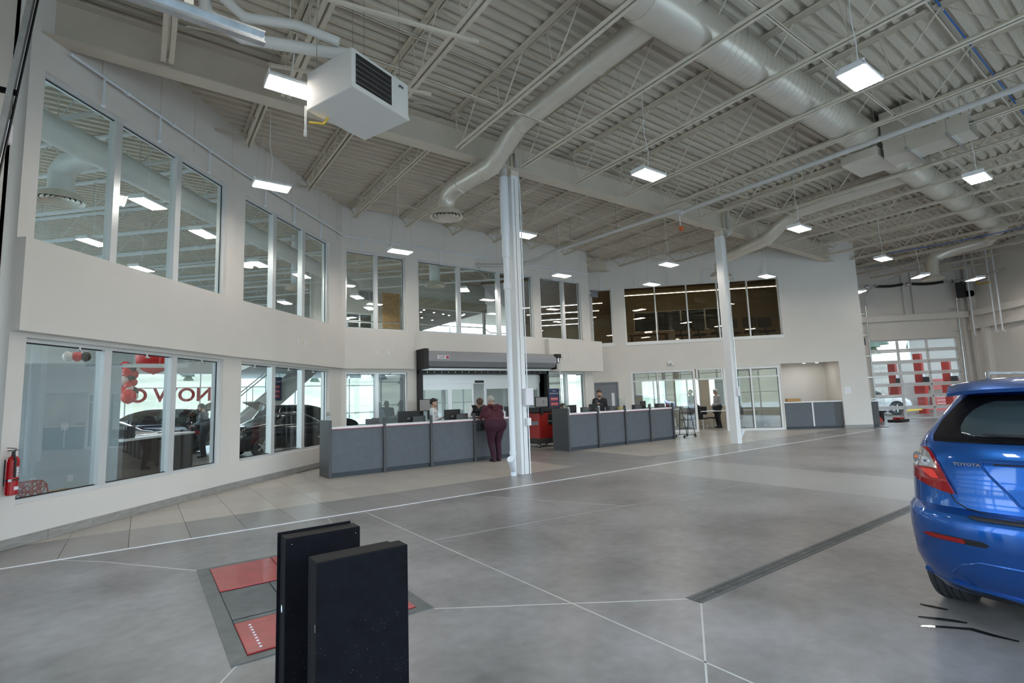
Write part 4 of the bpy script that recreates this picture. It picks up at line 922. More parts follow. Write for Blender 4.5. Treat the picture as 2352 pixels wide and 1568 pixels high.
# fire extinguisher --------------------------------------------------------
c=A0+ua*.07+na*.09
t=thing('fire_extinguisher','red fire extinguisher hanging on the wall at the far left','fire extinguisher',(c.x,c.y,.64))
MB().cyl((c.x,c.y,.65),(c.x,c.y,1.03),.062,24).cone((c.x,c.y),[(.062,1.03),(.058,1.06),(.04,1.085),(.022,1.095),(.02,1.11)],24).cone((c.x,c.y),[(.05,.64),(.062,.655)],24).build('bottle','redext',t,smooth=True)
MB().cyl((c.x,c.y,1.1),(c.x,c.y,1.15),.02,12).box(c.x-.015,c.x+.015,c.y-.02,c.y+.02,1.13,1.16).build('valve','chrome',t)
v=Vector((ua.x,ua.y,0)); b0=Vector((c.x,c.y,1.16)); MB().bar(b0-v*.06,b0+v*.05,.02,.01).bar(b0-v*.07+Vector((0,0,.035)),b0+v*.03+Vector((0,0,.02)),.02,.008).build('handle','blackm',t)
MB().tube([b0+v*.02,b0-v*.03+Vector((na.x*.03,na.y*.03,-.02)),(c.x-v.x*.03+na.x*.07,c.y-v.y*.03+na.y*.07,1.05),(c.x-v.x*.03+na.x*.075,c.y-v.y*.03+na.y*.075,.85)],.012,8).build('hose','plastic',t,smooth=True)
def lab(z0,z1,a0,a1,m,nm):
    mm=MB(); k=8; vs=[]
    for i in range(k+1):
        a=a0+(a1-a0)*i/k; vs+=[(c.x+.0635*math.cos(a),c.y+.0635*math.sin(a),z0),(c.x+.0635*math.cos(a),c.y+.0635*math.sin(a),z1)]
    mm.add(vs,[(2*i,2*i+2,2*i+3,2*i+1) for i in range(k)]); mm.build(nm,m,t)
an=math.atan2(na.y,na.x); lab(.85,.97,an-.35,an+.5,'paper','label'); lab(.70,.74,an-.3,an+.8,'paper','label'); 
for i in range(4): lab(.86+.03*i,.873+.03*i,an+.15,an+.45,'ink','label_print')
MB().cyl((c.x,c.y,.81),(c.x,c.y,.825),.066,24).build('strap','blackm',t); MB().box(c.x-.02,c.x+.01,c.y-.075,c.y-.06,.8,.83).build('buckle','chrome',t)
MB().bar((c.x-na.x*.06,c.y-na.y*.06,.9),(c.x-na.x*.085,c.y-na.y*.085,.9),.05,.3).build('bracket','blackm',t)
# small shelf cart by the counter end -----------------------------------------
t=thing('folding_cart','black tubular trolley on castors at the right end of the second counter','trolley',(15.95,11.6,0))
for y in (11.4,11.75): MB().tube([(15.62,y,.08),(16.3,y,.08)],.014,6).tube([(15.85,y,.08),(15.95,y,1.0),(16.0,y,1.06),(16.05,y,1.0),(16.28,y,.08)],.014,6).build('side_frame','blackm',t,smooth=True)
for z,x in ((.3,15.87),(.6,15.9),(.85,15.93)): MB().box(x,16.25-(z*.2),11.4,11.75,z,z+.02).build('tray','blackm',t)
for x,y in ((15.64,11.4),(16.28,11.4),(15.64,11.75),(16.28,11.75)): MB().cyl((x-.015,y,.04),(x+.015,y,.04),.04,12).build('castor','rubber',t)
# floor clutter near the far door ---------------------------------------------
t=thing('bucket','white bucket with a green band beside the small counter','bucket',(24.6,9.0,0)); MB().cyl((24.6,9.0,0),(24.6,9.0,.4),.19,18,.22).build('pail','pvc',t,smooth=True); MB().box(24.38,24.62,8.77,8.8,.05,.25).build('label','green',t)
t=thing('floor_machine','low red sloping floor machine with black grille by the far door','machine',(25.6,9.5,0))
m=MB(); prof=[(-.9,.42),(-.9,.52),(0.1,.5),(.45,.3),(.6,.12),(.6,.0),(.1,.02),(-.2,.38)]; n=len(prof)
u=Vector((.78,-.62,0)); s_=Vector((.62,.78,0)); c0=Vector((25.7,9.4,.02))
m.add([c0+u*a+s_*b+Vector((0,0,z)) for b in (-.25,.25) for a,z in prof],[(i,(i+1)%n,(i+1)%n+n,i+n) for i in range(n)]+[tuple(range(n-1,-1,-1)),tuple(range(n,2*n))]); m.build('body','redm',t)
MB().box(26.1,26.4,8.9,9.2,.03,.5).build('battery_box','plastic',t)
t=thing('tool_tray','dark tray with a folded red cloth on the floor before the far door','tray',(26.8,8.6,0)); MB().bev(26.4,27.4,8.3,8.8,0,.1,.01).build('tray','plastic',t); MB().bev(26.7,27.2,8.4,8.7,.1,.2,.03).build('cloth','redm',t)
t=thing('cardboard_box','brown cardboard box on the low hatch counter','box',(*dg(6.6,.3),1.07)); DG(MB(),6.45,6.95,.35,.6,1.07,1.2).build('carton','tan',t)
# downlights in the opening soffit
for s,o_ in ((6.5,.6),(6.9,.6),(7.4,.9),(7.9,.9)):
    x,y=dg(s,o_); t=thing('downlight','round lit downlight in the ceiling of the hatch opening','lamp',(x,y,2.63),'downlights over the hatch'); MB().ring((x,y),.06,.075,2.62,2.64,16).build('ring','white',t); MB().cyl((x,y,2.63),(x,y,2.638),.06,16).build('diffuser','hspot',t)
# small wall device at far left
t=thing('wall_siren','small grey-white siren box high on the left wall','siren',(-1.4,7.8,4.9)); MB().bev(-1.45,-1.36,7.9,8.1,4.75,5.0,.02).build('box','paper',t); MB().bev(-1.44,-1.36,7.88,8.12,5.0,5.15,.02).build('lens','glass',t)
# ================================================================ PEOPLE
def person(lb,pos,face,H=1.7,lean=0,hands=None,feet=None,seat=None,fat=1,top='shirt',sleeve=None,bottom='jacket',shoe='shoe',hair='hairb',hairlen=0,beard=None,hood=None,nod=0,turn=0,tie=None,glasses=False):
    """local frame: faces +Y, x to the right"""
    k=H/1.7; sleeve=sleeve or top
    t=thing('person',lb,'person',pos,None,local=True,rz=face-PI/2)
    hipz=(seat if seat else .93*k)
    piv=Vector((0,0,hipz)); RL=Matrix.Rotation(-lean,3,'X')
    def T(x,y,z): return piv+RL@(Vector((x,y,z))*k-Vector((0,0,.93*k)))
    caps=[]
    def C(p,r0,q,r1,reg): caps.append((Vector(p),r0,Vector(q),r1,reg))
    f=fat
    C(T(-.075*f,0,.93),.112*f*k,T(.075*f,0,.93),.112*f*k,'bottom')
    C(T(-.055*f,.01*f,1.06),.105*f*k,T(.055*f,.01*f,1.06),.105*f*k,'top')
    C(T(-.075*f,.01,1.2),.108*f**.8*k,T(.075*f,.01,1.2),.108*f**.8*k,'top')
    C(T(-.10*f**.6,0,1.32),.095*k,T(.10*f**.6,0,1.32),.095*k,'top')
    C(T(-.15*f**.5,-.01,1.40),.058*k,T(.15*f**.5,-.01,1.40),.058*k,'top')
    C(T(0,-.01,1.40),.062*k,T(0,.005,1.50),.052*k,'skin')
    # head
    RH=Matrix.Rotation(turn,3,'Z')@Matrix.Rotation(-nod,3,'X'); hb=T(0,.01,1.5); RHL=RL@RH
    def Hd(x,y,z): return hb+RHL@(Vector((x,y,z))*k)
    C(Hd(0,-.012,.125),.086*k,Hd(0,.012,.115),.082*k,'skin'); C(Hd(0,-.01,.14),.082*k,Hd(0,.02,.05),.062*k,'skin'); C(Hd(-.02,.045,.02),.034*k,Hd(.02,.045,.02),.034*k,'skin')
    C(Hd(0,.088,.10),.010*k,Hd(0,.104,.065),.013*k,'skin')                 # nose
    for s in (-1,1): C(Hd(s*.084,-.005,.10),.014*k,Hd(s*.084,-.01,.065),.010*k,'skin')   # ears
    for s in (-1,1): C(Hd(s*.05,.04,.045),.038*k,Hd(s*.03,.055,.05),.035*k,'skin')
    C(Hd(-.022,.082,.03),.009*k,Hd(.022,.082,.03),.009*k,'skin')
    # arms
    def ik(a,b,l1,l2,hint):
        d=b-a; L=min(d.length,(l1+l2)*.995); u=d.normalized(); x=(l1*l1-l2*l2+L*L)/(2*L); h=math.sqrt(max(0,l1*l1-x*x)); hv=hint-u*hint.dot(u); hv.normalize(); return a+u*x+hv*h, a+u*L
    hands=hands or [(-.27,.06,.82),(.27,.06,.82)]
    for s,hd in zip((-1,1),hands):
        sh=T(s*.19*f**.5,-.005,1.385); tgt=Vector(hd)*1.0; el,wr=ik(sh,tgt,.285*k,.25*k,Vector((s*.5,-.6,-.5)))
        C(sh,.056*k*f**.5,el,.042*k*f**.4,'sleeve'); C(el,.041*k*f**.4,wr,.029*k,'sleeve')
        d=(wr-el).normalized(); up_=Vector((0,0,1)) if abs(d.z)<.8 else Vector((0,1,0)); sd=d.cross(up_).normalized(); nn_=sd.cross(d)
        C(wr,.024*k,wr+d*.03*k,.024*k,'skin'); pal=wr+d*.07*k
        for i,(o,l) in enumerate(((-.027,.062),(-.009,.072),(.009,.068),(.026,.052))):
            b_=wr+d*.08*k+sd*o*k; C(wr+d*.03*k+sd*o*.7*k,.014*k,b_,.012*k,'skin'); m1=b_+d*l*.5*k-nn_*.006*k; C(b_,.0105*k,m1,.0095*k,'skin'); C(m1,.0095*k,m1+d*l*.4*k-nn_*.022*k,.008*k,'skin')
        th=wr+d*.035*k-sd*s*.026*k; C(th,.013*k,th+(d*.03-sd*s*.022)*k,.011*k,'skin'); C(th+(d*.03-sd*s*.022)*k,.0105*k,th+(d*.058-sd*s*.026-nn_*.008)*k,.009*k,'skin')
    # legs
    feet=feet or [(-.1,.0),(.1,.02)]
    for s,(fx,fy) in zip((-1,1),feet):
        hp=piv+Vector((s*.088*k*f**.7,0,-.02)); an_=Vector((fx,fy,.085*k)); kn,an_=ik(hp,an_,.43*k,.41*k,Vector((s*.05,1,.1 if not seat else .6)))
        C(hp,.094*k*f**.9,kn,.062*k*f**.6,'bottom'); C(kn,.061*k*f**.6,an_,.047*k*f**.6,'bottom')
        an_=Vector((an_.x,an_.y,.08*k)); C(an_+Vector((0,0,.02)),.042*k,an_+Vector((0,-.02,-.03*k)),.042*k,'bottom'); C(Vector((an_.x,an_.y-.03,.038)),.037,Vector((an_.x+s*.015,an_.y+.14*k,.032)),.031,'shoe')
    mb=MB()
    for p,r0,q,r1,reg in caps:
        d=(q-p); L=d.length; u=d.normalized() if L>1e-5 else Vector((0,0,1)); pts=[];rs=[]
        for a in (0,.35,.7,1.05,1.35): pts.append(p-u*r0*math.cos(a)); rs.append(max(.0008,r0*math.sin(a)))
        pts+= [p,q]; rs+=[r0,r1]
        for a in (1.35,1.05,.7,.35,0): pts.append(q+u*r1*math.cos(a)); rs.append(max(.0008,r1*math.sin(a)))
        mb.tube(pts,0,10,rs)
    o=mb.build('body','skin',t); md=o.modifiers.new('r','REMESH'); md.mode='VOXEL'; md.voxel_size=.0095; md.use_smooth_shade=True
    sm=o.modifiers.new('s','SMOOTH'); sm.iterations=3; sm.factor=.45
    dg=bpy.context.evaluated_depsgraph_get(); me=bpy.data.meshes.new_from_object(o.evaluated_get(dg)); o.modifiers.clear(); o.data=me
    me.materials.clear(); regs=['skin','top','sleeve','bottom','shoe']; mm=dict(skin='skin',top=top,sleeve=sleeve,bottom=bottom,shoe=shoe)
    for r in regs: me.materials.append(M[mm[r]])
    idx=[]
    C2=[(p,r0,q-p,r1-r0,max(1e-9,(q-p).length_squared),regs.index(reg)) for p,r0,q,r1,reg in caps]
    for pl_ in me.polygons:
        c=pl_.center; best=9;bi=0
        for p,r0,d,dr_,L2,ri in C2:
            s=min(1,max(0,(c-p).dot(d)/L2)); v=(c-p-d*s).length-(r0+dr_*s)
            if v<best: best=v;bi=ri
        idx.append(bi)
    me.polygons.foreach_set('material_index',idx); me.polygons.foreach_set('use_smooth',[True]*len(idx)); me.update()
    # face
    for s in (-1,1): MB().sph(Hd(s*.032,.079,.098),.011*k,8,6).build('eye','paper',o,smooth=True); MB().sph(Hd(s*.032,.088,.098),.0055*k,6,4).build('iris','ink',o)
    MB().bar(Hd(-.02,.0915,.03),Hd(.02,.0915,.03),.004,.006).build('mouth','redtee' if 0 else 'maroonlip',o)
    if hair:
        h=MB(); n,m_=20,14; vs=[];keep=[]
        for i in range(m_+1):
            for j in range(n):
                th=PI*i/m_*.78; ph=2*PI*j/n; w1=1+.05*math.sin(5*ph+3*th)+.03*math.sin(11*ph); v=Vector((.096*math.sin(th)*math.cos(ph)*w1,.106*math.sin(th)*math.sin(ph)*w1-.012,.128+.104*math.cos(th)*w1))
                if math.sin(ph)>.25 and v.z<.135: v=Vector((v.x*.84,min(v.y,.07)*.8,v.z))   # tucked under the face
                if v.z<.09-hairlen and True: v.z=max(v.z,.05-hairlen)
                vs.append(Hd(*v))
        fs=[(i*n+j,(i+1)*n+j,(i+1)*n+(j+1)%n,i*n+(j+1)%n) for i in range(m_) for j in range(n)]
        h.add(vs,fs).build('hair',hair,o,smooth=True)
    if beard: MB().sph(Hd(0,.05,.008),.05*k,12,8,(1.0,.9,.75)).build('beard',beard,o,smooth=True)
    if hood:
        MB().tube([T(-.11,.0,1.44),T(-.1,-.1,1.42),T(0,-.15,1.38),T(.1,-.1,1.42),T(.11,.0,1.44)],.045*k,10).sph(T(0,-.12,1.33),.08,12,8,(1.2,.6,.9)).build('hood',hood,t,smooth=True)
    return t
M['maroonlip']=mat('lips',(.30,.09,.08),.5)
def P_(x,y): return (x,y,0)
pA=person('grey haired person in maroon hooded top and plum trousers leaning on the counter',P_(7.42,11.10),PI/2,1.68,R(14),[(-.17,.46,1.13),(.12,.5,1.13)],[(-.085,-.02),(.085,.0)],fat=1.75,top='maroon',bottom='plum',hair='hairg',hood='maroon',nod=R(12))
person('black haired person in white shirt behind the counter looking to the right',P_(6.5,12.75),R(-42),1.64,0,[(-.12,.24,1.14),(.10,.26,1.15)],top='shirt',bottom='jacket',hair='hairb')
person('person in dark vest with white sleeves bending over the counter beside the maroon visitor',P_(7.78,12.6),R(-110),1.8,R(38),[(-.2,.62,1.13),(.2,.62,1.13)],top='jacket',sleeve='shirt',bottom='jacket',hair='hairbr',nod=R(25))
person('bearded man in black jacket standing behind the second counter near the slate door',P_(13.15,13.0),R(-135),1.76,0,top='jacket',bottom='jacket',hair='hairbr',beard='hairbr')
def chair(lb,x,y,ang,hi=.45,leg='blackm'):
    t=thing('chair',lb,'chair',(x,y,0),None,local=True,rz=ang)
    MB().bev(-.23,.23,-.22,.22,hi-.05,hi,.02).build('seat','chair',t); MB().bev(-.22,.22,-.25,-.20,hi+.15,hi+.5,.02).build('backrest','chair',t)
    if leg=='blackm':
        MB().cyl((0,0,.08),(0,0,hi-.05),.03,10).build('gas_stem','blackm',t)
        for i in range(5): a=2*PI*i/5; MB().bar((0,0,.09),(.28*math.cos(a),.28*math.sin(a),.06),.04,.03).build('base_arm','blackm',t); MB().sph((.28*math.cos(a),.28*math.sin(a),.03),.028,8,6).build('castor','rubber',t)
    else:
        for sx in (-.2,.2):
            for sy in (-.19,.19): MB().cyl((sx,sy,hi-.04),(sx*1.1,sy*1.15,0),.012,8).build('leg',leg,t)
    MB().bar((0,-.21,hi-.03),(0,-.235,hi+.3),.05,.015).build('back_post',leg,t)
    return t
chair('dark office chair of the bald man behind the second counter',12.85,12.85,PI); chair('dark office chair behind the left end of the second counter',11.32,12.95,PI)
person('bald man in red polo sitting behind the second counter',P_(12.85,12.85),R(-110),1.78,R(8),[(-.15,.4,.8),(.15,.4,.8)],[(-.12,.5),(.12,.5)],seat=.53,top='redtee',bottom='jacket',hair=None,nod=R(15))
person('dark haired person with only the top of the head showing over a monitor',P_(11.32,12.95),R(-100),1.8,R(5),[(-.15,.4,.8),(.15,.4,.8)],[(-.12,.5),(.12,.5)],seat=.53,top='slate',bottom='jacket',hair='hairbr')
# office people
chair('chair of the seated person in black in the glazed office',20.1,13.75,R(100),leg='galv'); chair('empty chair with chrome legs in the glazed office',20.95,13.65,R(80),leg='galv')
person('seated person in black jacket inside the glazed office, head resting on hand',P_(20.1,13.75),R(130),1.68,R(12),[(-.1,.28,1.02),(.2,.4,.76)],[(-.12,.48),(.12,.5)],seat=.53,top='jacket',bottom='jacket',hair='hairb',nod=R(20))
person('standing balding man in grey shirt inside the glazed office',P_(20.75,13.25),R(150),1.68,R(4),[(-.15,.25,1.02),(.2,.2,.95)],fat=1.2,top='greysh',bottom='jacket',hair='hairg',nod=R(15))
person('dark silhouetted person standing at the back of the glazed office',P_(21.3,15.0),R(150),1.7,0,top='jacket',bottom='jacket',hair='hairb')
# showroom people
person('man in slate grey sweater in the showroom looking down beside the dark car',P_(1.76,20.2),R(150),1.78,R(6),[(-.15,.3,1.1),(.15,.3,1.1)],top='slate',bottom='jacket',hair='hairbr',nod=R(25))
person('second man half hidden behind the man in the slate sweater in the showroom',P_(2.25,20.75),R(110),1.76,R(10),[(-.15,.3,1.1),(.15,.3,1.1)],top='slate',bottom='jacket',hair='hairbr',nod=R(25))
t=thing('handbag','black handbag hanging against the counter front beside the maroon visitor','bag',(7.17,11.42,.8)); MB().bev(7.09,7.26,11.36,11.46,.78,.98,.03).build('bag_body','jacket',t); MB().tube([(7.12,11.43,.96),(7.12,11.47,1.10),(7.22,11.47,1.10),(7.22,11.43,.96)],.008,6).build('strap','jacket',t)
# ================================================================ CARS
def interp(tab,z):
    if z<=tab[0][0]: return tab[0][1]
    for (a,b),(c,d) in zip(tab,tab[1:]):
        if z<=c: 
            s=(z-a)/(c-a); return b+(d-b)*s
    return tab[-1][1]
def sse(v,n): return math.copysign(abs(v)**(2/n),v)
class Car:
    """x=0 rear bumper, nose towards +x; half width w(z), rear xr(z), front xf(z)"""
    def __init__(s,xr,xf,w,ar,af,n=3.0): s.xr,s.xf,s.w,s.ar,s.af,s.n=xr,xf,w,ar,af,n
    def rear(s,y,z):
        w=interp(s.w,z); q=min(.9995,abs(y)/w); return interp(s.xr,z)+interp(s.ar,z)*(1-(1-q**s.n)**(1/s.n))
    def front(s,y,z):
        w=interp(s.w,z); q=min(.9995,abs(y)/w); return interp(s.xf,z)-interp(s.af,z)*(1-(1-q**s.n)**(1/s.n))
    def ring(s,z,k=14,side=10):
        w=interp(s.w,z);xr=interp(s.xr,z);xf=interp(s.xf,z);ar=interp(s.ar,z);af=interp(s.af,z); P=[]
        for i in range(2*k+1):
            t=-PI/2+PI*i/(2*k); P.append((xr+ar*(1-sse(math.cos(t),s.n) if abs(math.cos(t))>1e-6 else 1.0),w*sse(math.sin(t),s.n)))
        # from right(-w) to left(+w) round the rear, then left side to front
        x0=xr+ar;x1=xf-af
        for i in range(1,side): P.append((x0+(x1-x0)*i/side,w))
        for i in range(2*k+1):
            t=PI/2-PI*i/(2*k); P.append((xf-af*(1-sse(math.cos(t),s.n) if abs(math.cos(t))>1e-6 else 1.0),w*sse(math.sin(t),s.n)))
        for i in range(1,side): P.append((x1+(x0-x1)*i/side,-w))
        return [(x,y,z) for x,y in P]
    def body(s,zs,paint,parent,wheels,wr,glass='carglass',gz=None,gx=None,name='body_shell'):
        mb=MB(); rings=[s.ring(z) for z in zs]; n=len(rings[0])
        for r in rings: mb.v+=r
        for i in range(len(zs)-1):
            for j in range(n): mb.f.append((i*n+j,i*n+(j+1)%n,(i+1)*n+(j+1)%n,(i+1)*n+j)); mb.mi.append(0)
        mb.f+=[tuple(range(n-1,-1,-1)),tuple(range((len(zs)-1)*n,len(zs)*n))]; mb.mi+=[1,0]
        if gz:
            for idx,f in enumerate(mb.f[:-2]):
                c=sum((Vector(mb.v[i]) for i in f),Vector())/4
                if gz[0]<c.z<gz[1] and gx(c,s): mb.mi[idx]=2
        o=mb.build(name,[paint,'plastic',glass],parent)
        cut=MB()
        for x in wheels:
            cut.cyl((x,-1.2,wr),(x,-.52,wr),wr+.035,28).cyl((x,.52,wr),(x,1.2,wr),wr+.035,28)
        c=cut.build('cut','plastic'); bo=o.modifiers.new('b','BOOLEAN'); bo.operation='DIFFERENCE'; bo.object=c; bo.solver='EXACT'
        try: bo.material_mode='TRANSFER'
        except Exception: pass
        c.location=(0,0,0)
        mw_=parent.matrix_world
        # evaluate in local space: temporarily unparent
        o.parent=None; bpy.context.view_layer.update(); dg=bpy.context.evaluated_depsgraph_get(); me=bpy.data.meshes.new_from_object(o.evaluated_get(dg)); o.modifiers.clear(); o.data=me; o.parent=parent; bpy.data.objects.remove(c)
        me.polygons.foreach_set('use_smooth',[True]*len(me.polygons)); me.set_sharp_from_angle(angle=R(38)); return o
    def patch(s,rows,m,name,parent,off_=.006,end='rear',cols=10,thick=.01,smooth=True):
        """rows: (z,y0,y1)"""
        vs=[];F=s.rear if end=='rear' else s.front; sg=-1 if end=='rear' else 1
        zz=[];K=5
        rr=[]
        for (z0,a0,b0),(z1,a1,b1) in zip(rows,rows[1:]):
            for i in range(K): f=i/K; rr.append((z0+(z1-z0)*f,a0+(a1-a0)*f,b0+(b1-b0)*f))
        rr.append(rows[-1])
        for z,a,b in rr:
            for i in range(cols+1):
                y=a+(b-a)*i/cols; vs.append((F(y,z)+sg*off_,y,z))
        n=cols+1; m1=len(rr); fs=[(i*n+j,i*n+j+1,(i+1)*n+j+1,(i+1)*n+j) for i in range(m1-1) for j in range(cols)]
        N0=len(vs); vs+=[(x-sg*(off_+thick),y,z) for x,y,z in vs]
        rim=[j for j in range(n)]+[i*n+cols for i in range(1,m1)]+[(m1-1)*n+j for j in range(cols-1,-1,-1)]+[i*n for i in range(m1-2,0,-1)]
        fs+=[(rim[i],rim[(i+1)%len(rim)],rim[(i+1)%len(rim)]+N0,rim[i]+N0) for i in range(len(rim))]
        return MB().add(vs,fs).build(name,m,parent,smooth=smooth,auto=50)
def wheel(t,x,y,r,w_,rim='alloy'):
    o=MB(); sgn=1 if y>0 else -1
    prof=[(r*.66,-.5),(r*.90,-.5),(r*.97,-.44),(r,-.36),(r,-.30),(r-.008,-.295),(r-.008,-.27),(r,-.265),(r,-.10),(r-.008,-.095),(r-.008,-.06),(r,-.055),(r,.055),(r-.008,.06),(r-.008,.095),(r,.10),(r,.265),(r-.008,.27),(r-.008,.295),(r,.30),(r,.36),(r*.97,.44),(r*.90,.5),(r*.66,.5)]
    n=40; vs=[(x+q*math.cos(2*PI*i/n),y+b*w_,r+q*math.sin(2*PI*i/n)) for q,b in prof for i in range(n)]
    m=len(prof); o.add(vs,[(k*n+i,k*n+(i+1)%n,((k+1)%m)*n+(i+1)%n,((k+1)%m)*n+i) for k in range(m) for i in range(n)])
    ty=o.build('tyre','rubber',t,smooth=True,auto=30)
    q=MB(); yo=y+sgn*w_*.3
    for i in range(5):
        a=2*PI*i/5; q.bar((x,yo,r),(x+r*.6*math.cos(a),yo,r+r*.6*math.sin(a)),.05,.03,(0,1,0))
    q.cyl((x,yo-.02,r),(x,yo+.02,r),.06,14).build('rim','silver',ty)
    # rim ring
    k=MB(); vs=[(x+a*math.cos(2*PI*i/n),y+b*w_,r+a*math.sin(2*PI*i/n)) for a,b in ((r*.66,-.45),(r*.66,.45),(r*.60,.38),(r*.60,-.38)) for i in range(n)]
    k.add(vs,[(c*n+i,c*n+(i+1)%n,((c+1)%4)*n+(i+1)%n,((c+1)%4)*n+i) for c in range(4) for i in range(n)]); k.cyl((x,y-.02,r),(x,y+.01,r),r*.6,24); k.build('rim_barrel','plate',ty,smooth=True,auto=30)
# ---- blue hatchback -------------------------------------------------------
CX_,CY_=4.10,.53
bc=thing('hatchback','metallic blue hatchback wagon parked at the right edge, seen from behind','car',(CX_,CY_,0),local=True)
blue=Car(xr=[(.22,.18),(.30,.10),(.42,.04),(.52,.02),(.60,.0),(.70,.01),(.735,.035),(.76,.13),(.82,.145),(.92,.155),(1.05,.19),(1.13,.235),(1.19,.29),(1.42,.60),(1.50,.70),(1.55,.80),(1.585,1.05),(1.60,1.4)],
 xf=[(.22,4.15),(.35,4.3),(.6,4.33),(.75,4.25),(.95,3.9),(1.02,3.35),(1.1,3.1),(1.3,2.6),(1.45,2.2),(1.585,1.8),(1.60,1.6)],
 w=[(.22,.80),(.30,.845),(.42,.875),(.60,.885),(.85,.885),(.98,.87),(1.10,.835),(1.19,.805),(1.42,.685),(1.52,.625),(1.56,.53),(1.585,.36),(1.60,.2)],
 ar=[(.22,.42),(.6,.50),(.9,.46),(1.19,.36),(1.45,.3),(1.55,.2)],af=[(.22,.8),(.9,.8),(1.2,.5),(1.55,.2)],n=2.9)
zs=[.22,.26,.30,.36,.42,.48,.54,.60,.66,.70,.72,.735,.75,.76,.78,.82,.88,.94,1.0,1.05,1.09,1.13,1.16,1.19,1.22,1.26,1.30,1.34,1.38,1.42,1.45,1.48,1.51,1.535,1.555,1.572,1.585,1.594,1.60]
def gx(c,s):
    # side windows and windscreen; pillars in paint
    side=abs(c.y)>interp(s.w,c.z)*.93
    if side: return any(a<c.x-0.35*(c.z-1.13)<b for a,b in ((.75,1.25),(1.32,2.1),(2.18,3.0)))
    return c.x>1.6
blue.body(zs,'blue',bc,(.80,3.40),.315,gz=(1.17,1.44),gx=gx)
for x in (.80,3.40):
    for y in (-.77,.77): wheel(bc,x,y,.315,.215)
# hatch glass: black surround, clear middle
yl=lambda z,e=0: interp([(1.16,.70),(1.20,.715),(1.30,.69),(1.44,.60),(1.47,.56)],z)-e
blue.patch([(z,-yl(z),yl(z)) for z in (1.165,1.20,1.25,1.3,1.35,1.4,1.445,1.465)],'black','hatch_glass_surround',bc,.004,cols=24)
blue.patch([(1.205,-.50,.50),(1.22,-.545,.545),(1.26,-.56,.56),(1.32,-.545,.545),(1.37,-.51,.51),(1.405,-.46,.46),(1.425,-.40,.40)],'hatchpane','hatch_glass',bc,.007,cols=24)
# hatch seam and outline
def ribbon(pts,r,m,name,off_=.002,dy=0):
    q=[(blue.rear(y,z)-off_,y,z) for y,z in pts]; return MB().tube(q,r,6).build(name,m,bc,smooth=True)
sm=[(.755,1.16),(.74,1.12),(.70,1.05),(.66,.97),(.62,.88),(.58,.80),(.52,.765),(.40,.75),(.2,.742),(0,.74)]
ribbon(sm+[(-y,z) for y,z in sm[-2::-1]],.004,'gask','hatch_seam',-.001)
# plate recess
blue.patch([(.80,-.22,.22),(.83,-.26,.26),(.90,-.31,.31),(.98,-.385,.385),(1.035,-.42,.42)],'blue','plate_panel',bc,.006,cols=16)
rc=[(.43,1.06),(.415,1.01),(.37,.95),(.31,.88),(.27,.82),(.22,.79),(0,.785)]
ribbon(rc+[(-y,z) for y,z in rc[-2::-1]],.006,'blue','plate_recess_edge',.008)
ribbon([(-.43,1.063),(0,1.07),(.43,1.063)],.010,'blue','grip_lip',.014); ribbon([(-.37,1.045),(0,1.05),(.37,1.045)],.005,'gask','grip_shadow_gap',.004)
blue.patch([(.85,-.15,.15),(1.0,-.15,.15)],'paper','number_plate',bc,.02)
# lamps on both sides
for s in (1,-1):
    def mir(rows): return [(z,a*s,b*s) if s>0 else (z,-a,-b) for z,a,b in rows]
    blue.patch(mir([(.845,.59,.605),(.87,.60,.71),(.90,.615,.80),(.94,.635,.868),(.995,.66,.872)]),'lens_red','tail_lamp_red',bc,.014)
    blue.patch(mir([(.997,.66,.871),(1.04,.685,.862),(1.08,.71,.85),(1.105,.735,.832),(1.12,.765,.80)]),'lens_clear','tail_lamp_clear',bc,.016)
    blue.patch(mir([(.845,.575,.592),(.9,.600,.617),(.96,.628,.645),(1.04,.668,.688),(1.09,.70,.718),(1.125,.735,.775)]),'lens_red','lamp_rim',bc,.019)
    for (y,z,r) in ((.805,1.05,.038),(.735,1.035,.028)):
        c=Vector((blue.rear(y*s,z)-.020,y*s,z)); nd=Vector((-1,.9*s if y>.77 else .4*s,.12)).normalized()
        m=MB(); m.cyl(c-nd*.03,c+nd*.004,r,18).build('lamp_bowl','chrome',bc,smooth=True); MB().cyl(c+nd*.003,c+nd*.007,r*.75,18).build('lamp_lens','lens_clear',bc); MB().sph(c+nd*.008,r*.28,8,6).build('bulb','orange' if y>.77 else 'navy',bc,smooth=True)
    blue.patch(mir([(.568,.42,.70),(.585,.40,.76),(.603,.43,.70)]),'gask','reflector_recess',bc,.003)
    blue.patch(mir([(.572,.52,.72),(.587,.515,.755),(.599,.53,.72)]),'lens_red','reflector',bc,.009)
    blue.patch(mir([(.93,.66,.70),(.97,.68,.76),(.985,.7,.78)]),'lens_glow' if 'lens_glow' in M else 'lens_red','lamp_highlight',bc,.0175)  # brighter red patch, a highlight painted onto the tail lens
# bumper step pad, lower crease
blue.patch([(.722,-.45,.45),(.735,-.50,.50),(.742,-.48,.48)],'plastic','step_pad',bc,.008,cols=20)
cr=[(.62,.36),(.56,.43),(.46,.468),(.30,.47),(0,.465)]
ribbon(cr+[(-y,z) for y,z in cr[-2::-1]],.007,'blue','bumper_crease',.0)
ribbon([(.8,.315),(.6,.29),(.3,.275),(0,.27),(-.3,.275),(-.6,.29),(-.8,.315)],.018,'blue','bumper_lip',.004)
blue.patch([(.22,-.5,.5),(.255,-.8,.8)],'plastic','under_valance',bc,.004)
text('lettering','TOYOTA',.026,(blue.rear(.50,1.035)-.012,.50,1.035),rotm((-.12,-1,0),(-.15,0,1)),'chrome',bc,.004,sx=1.3,bold=.03)
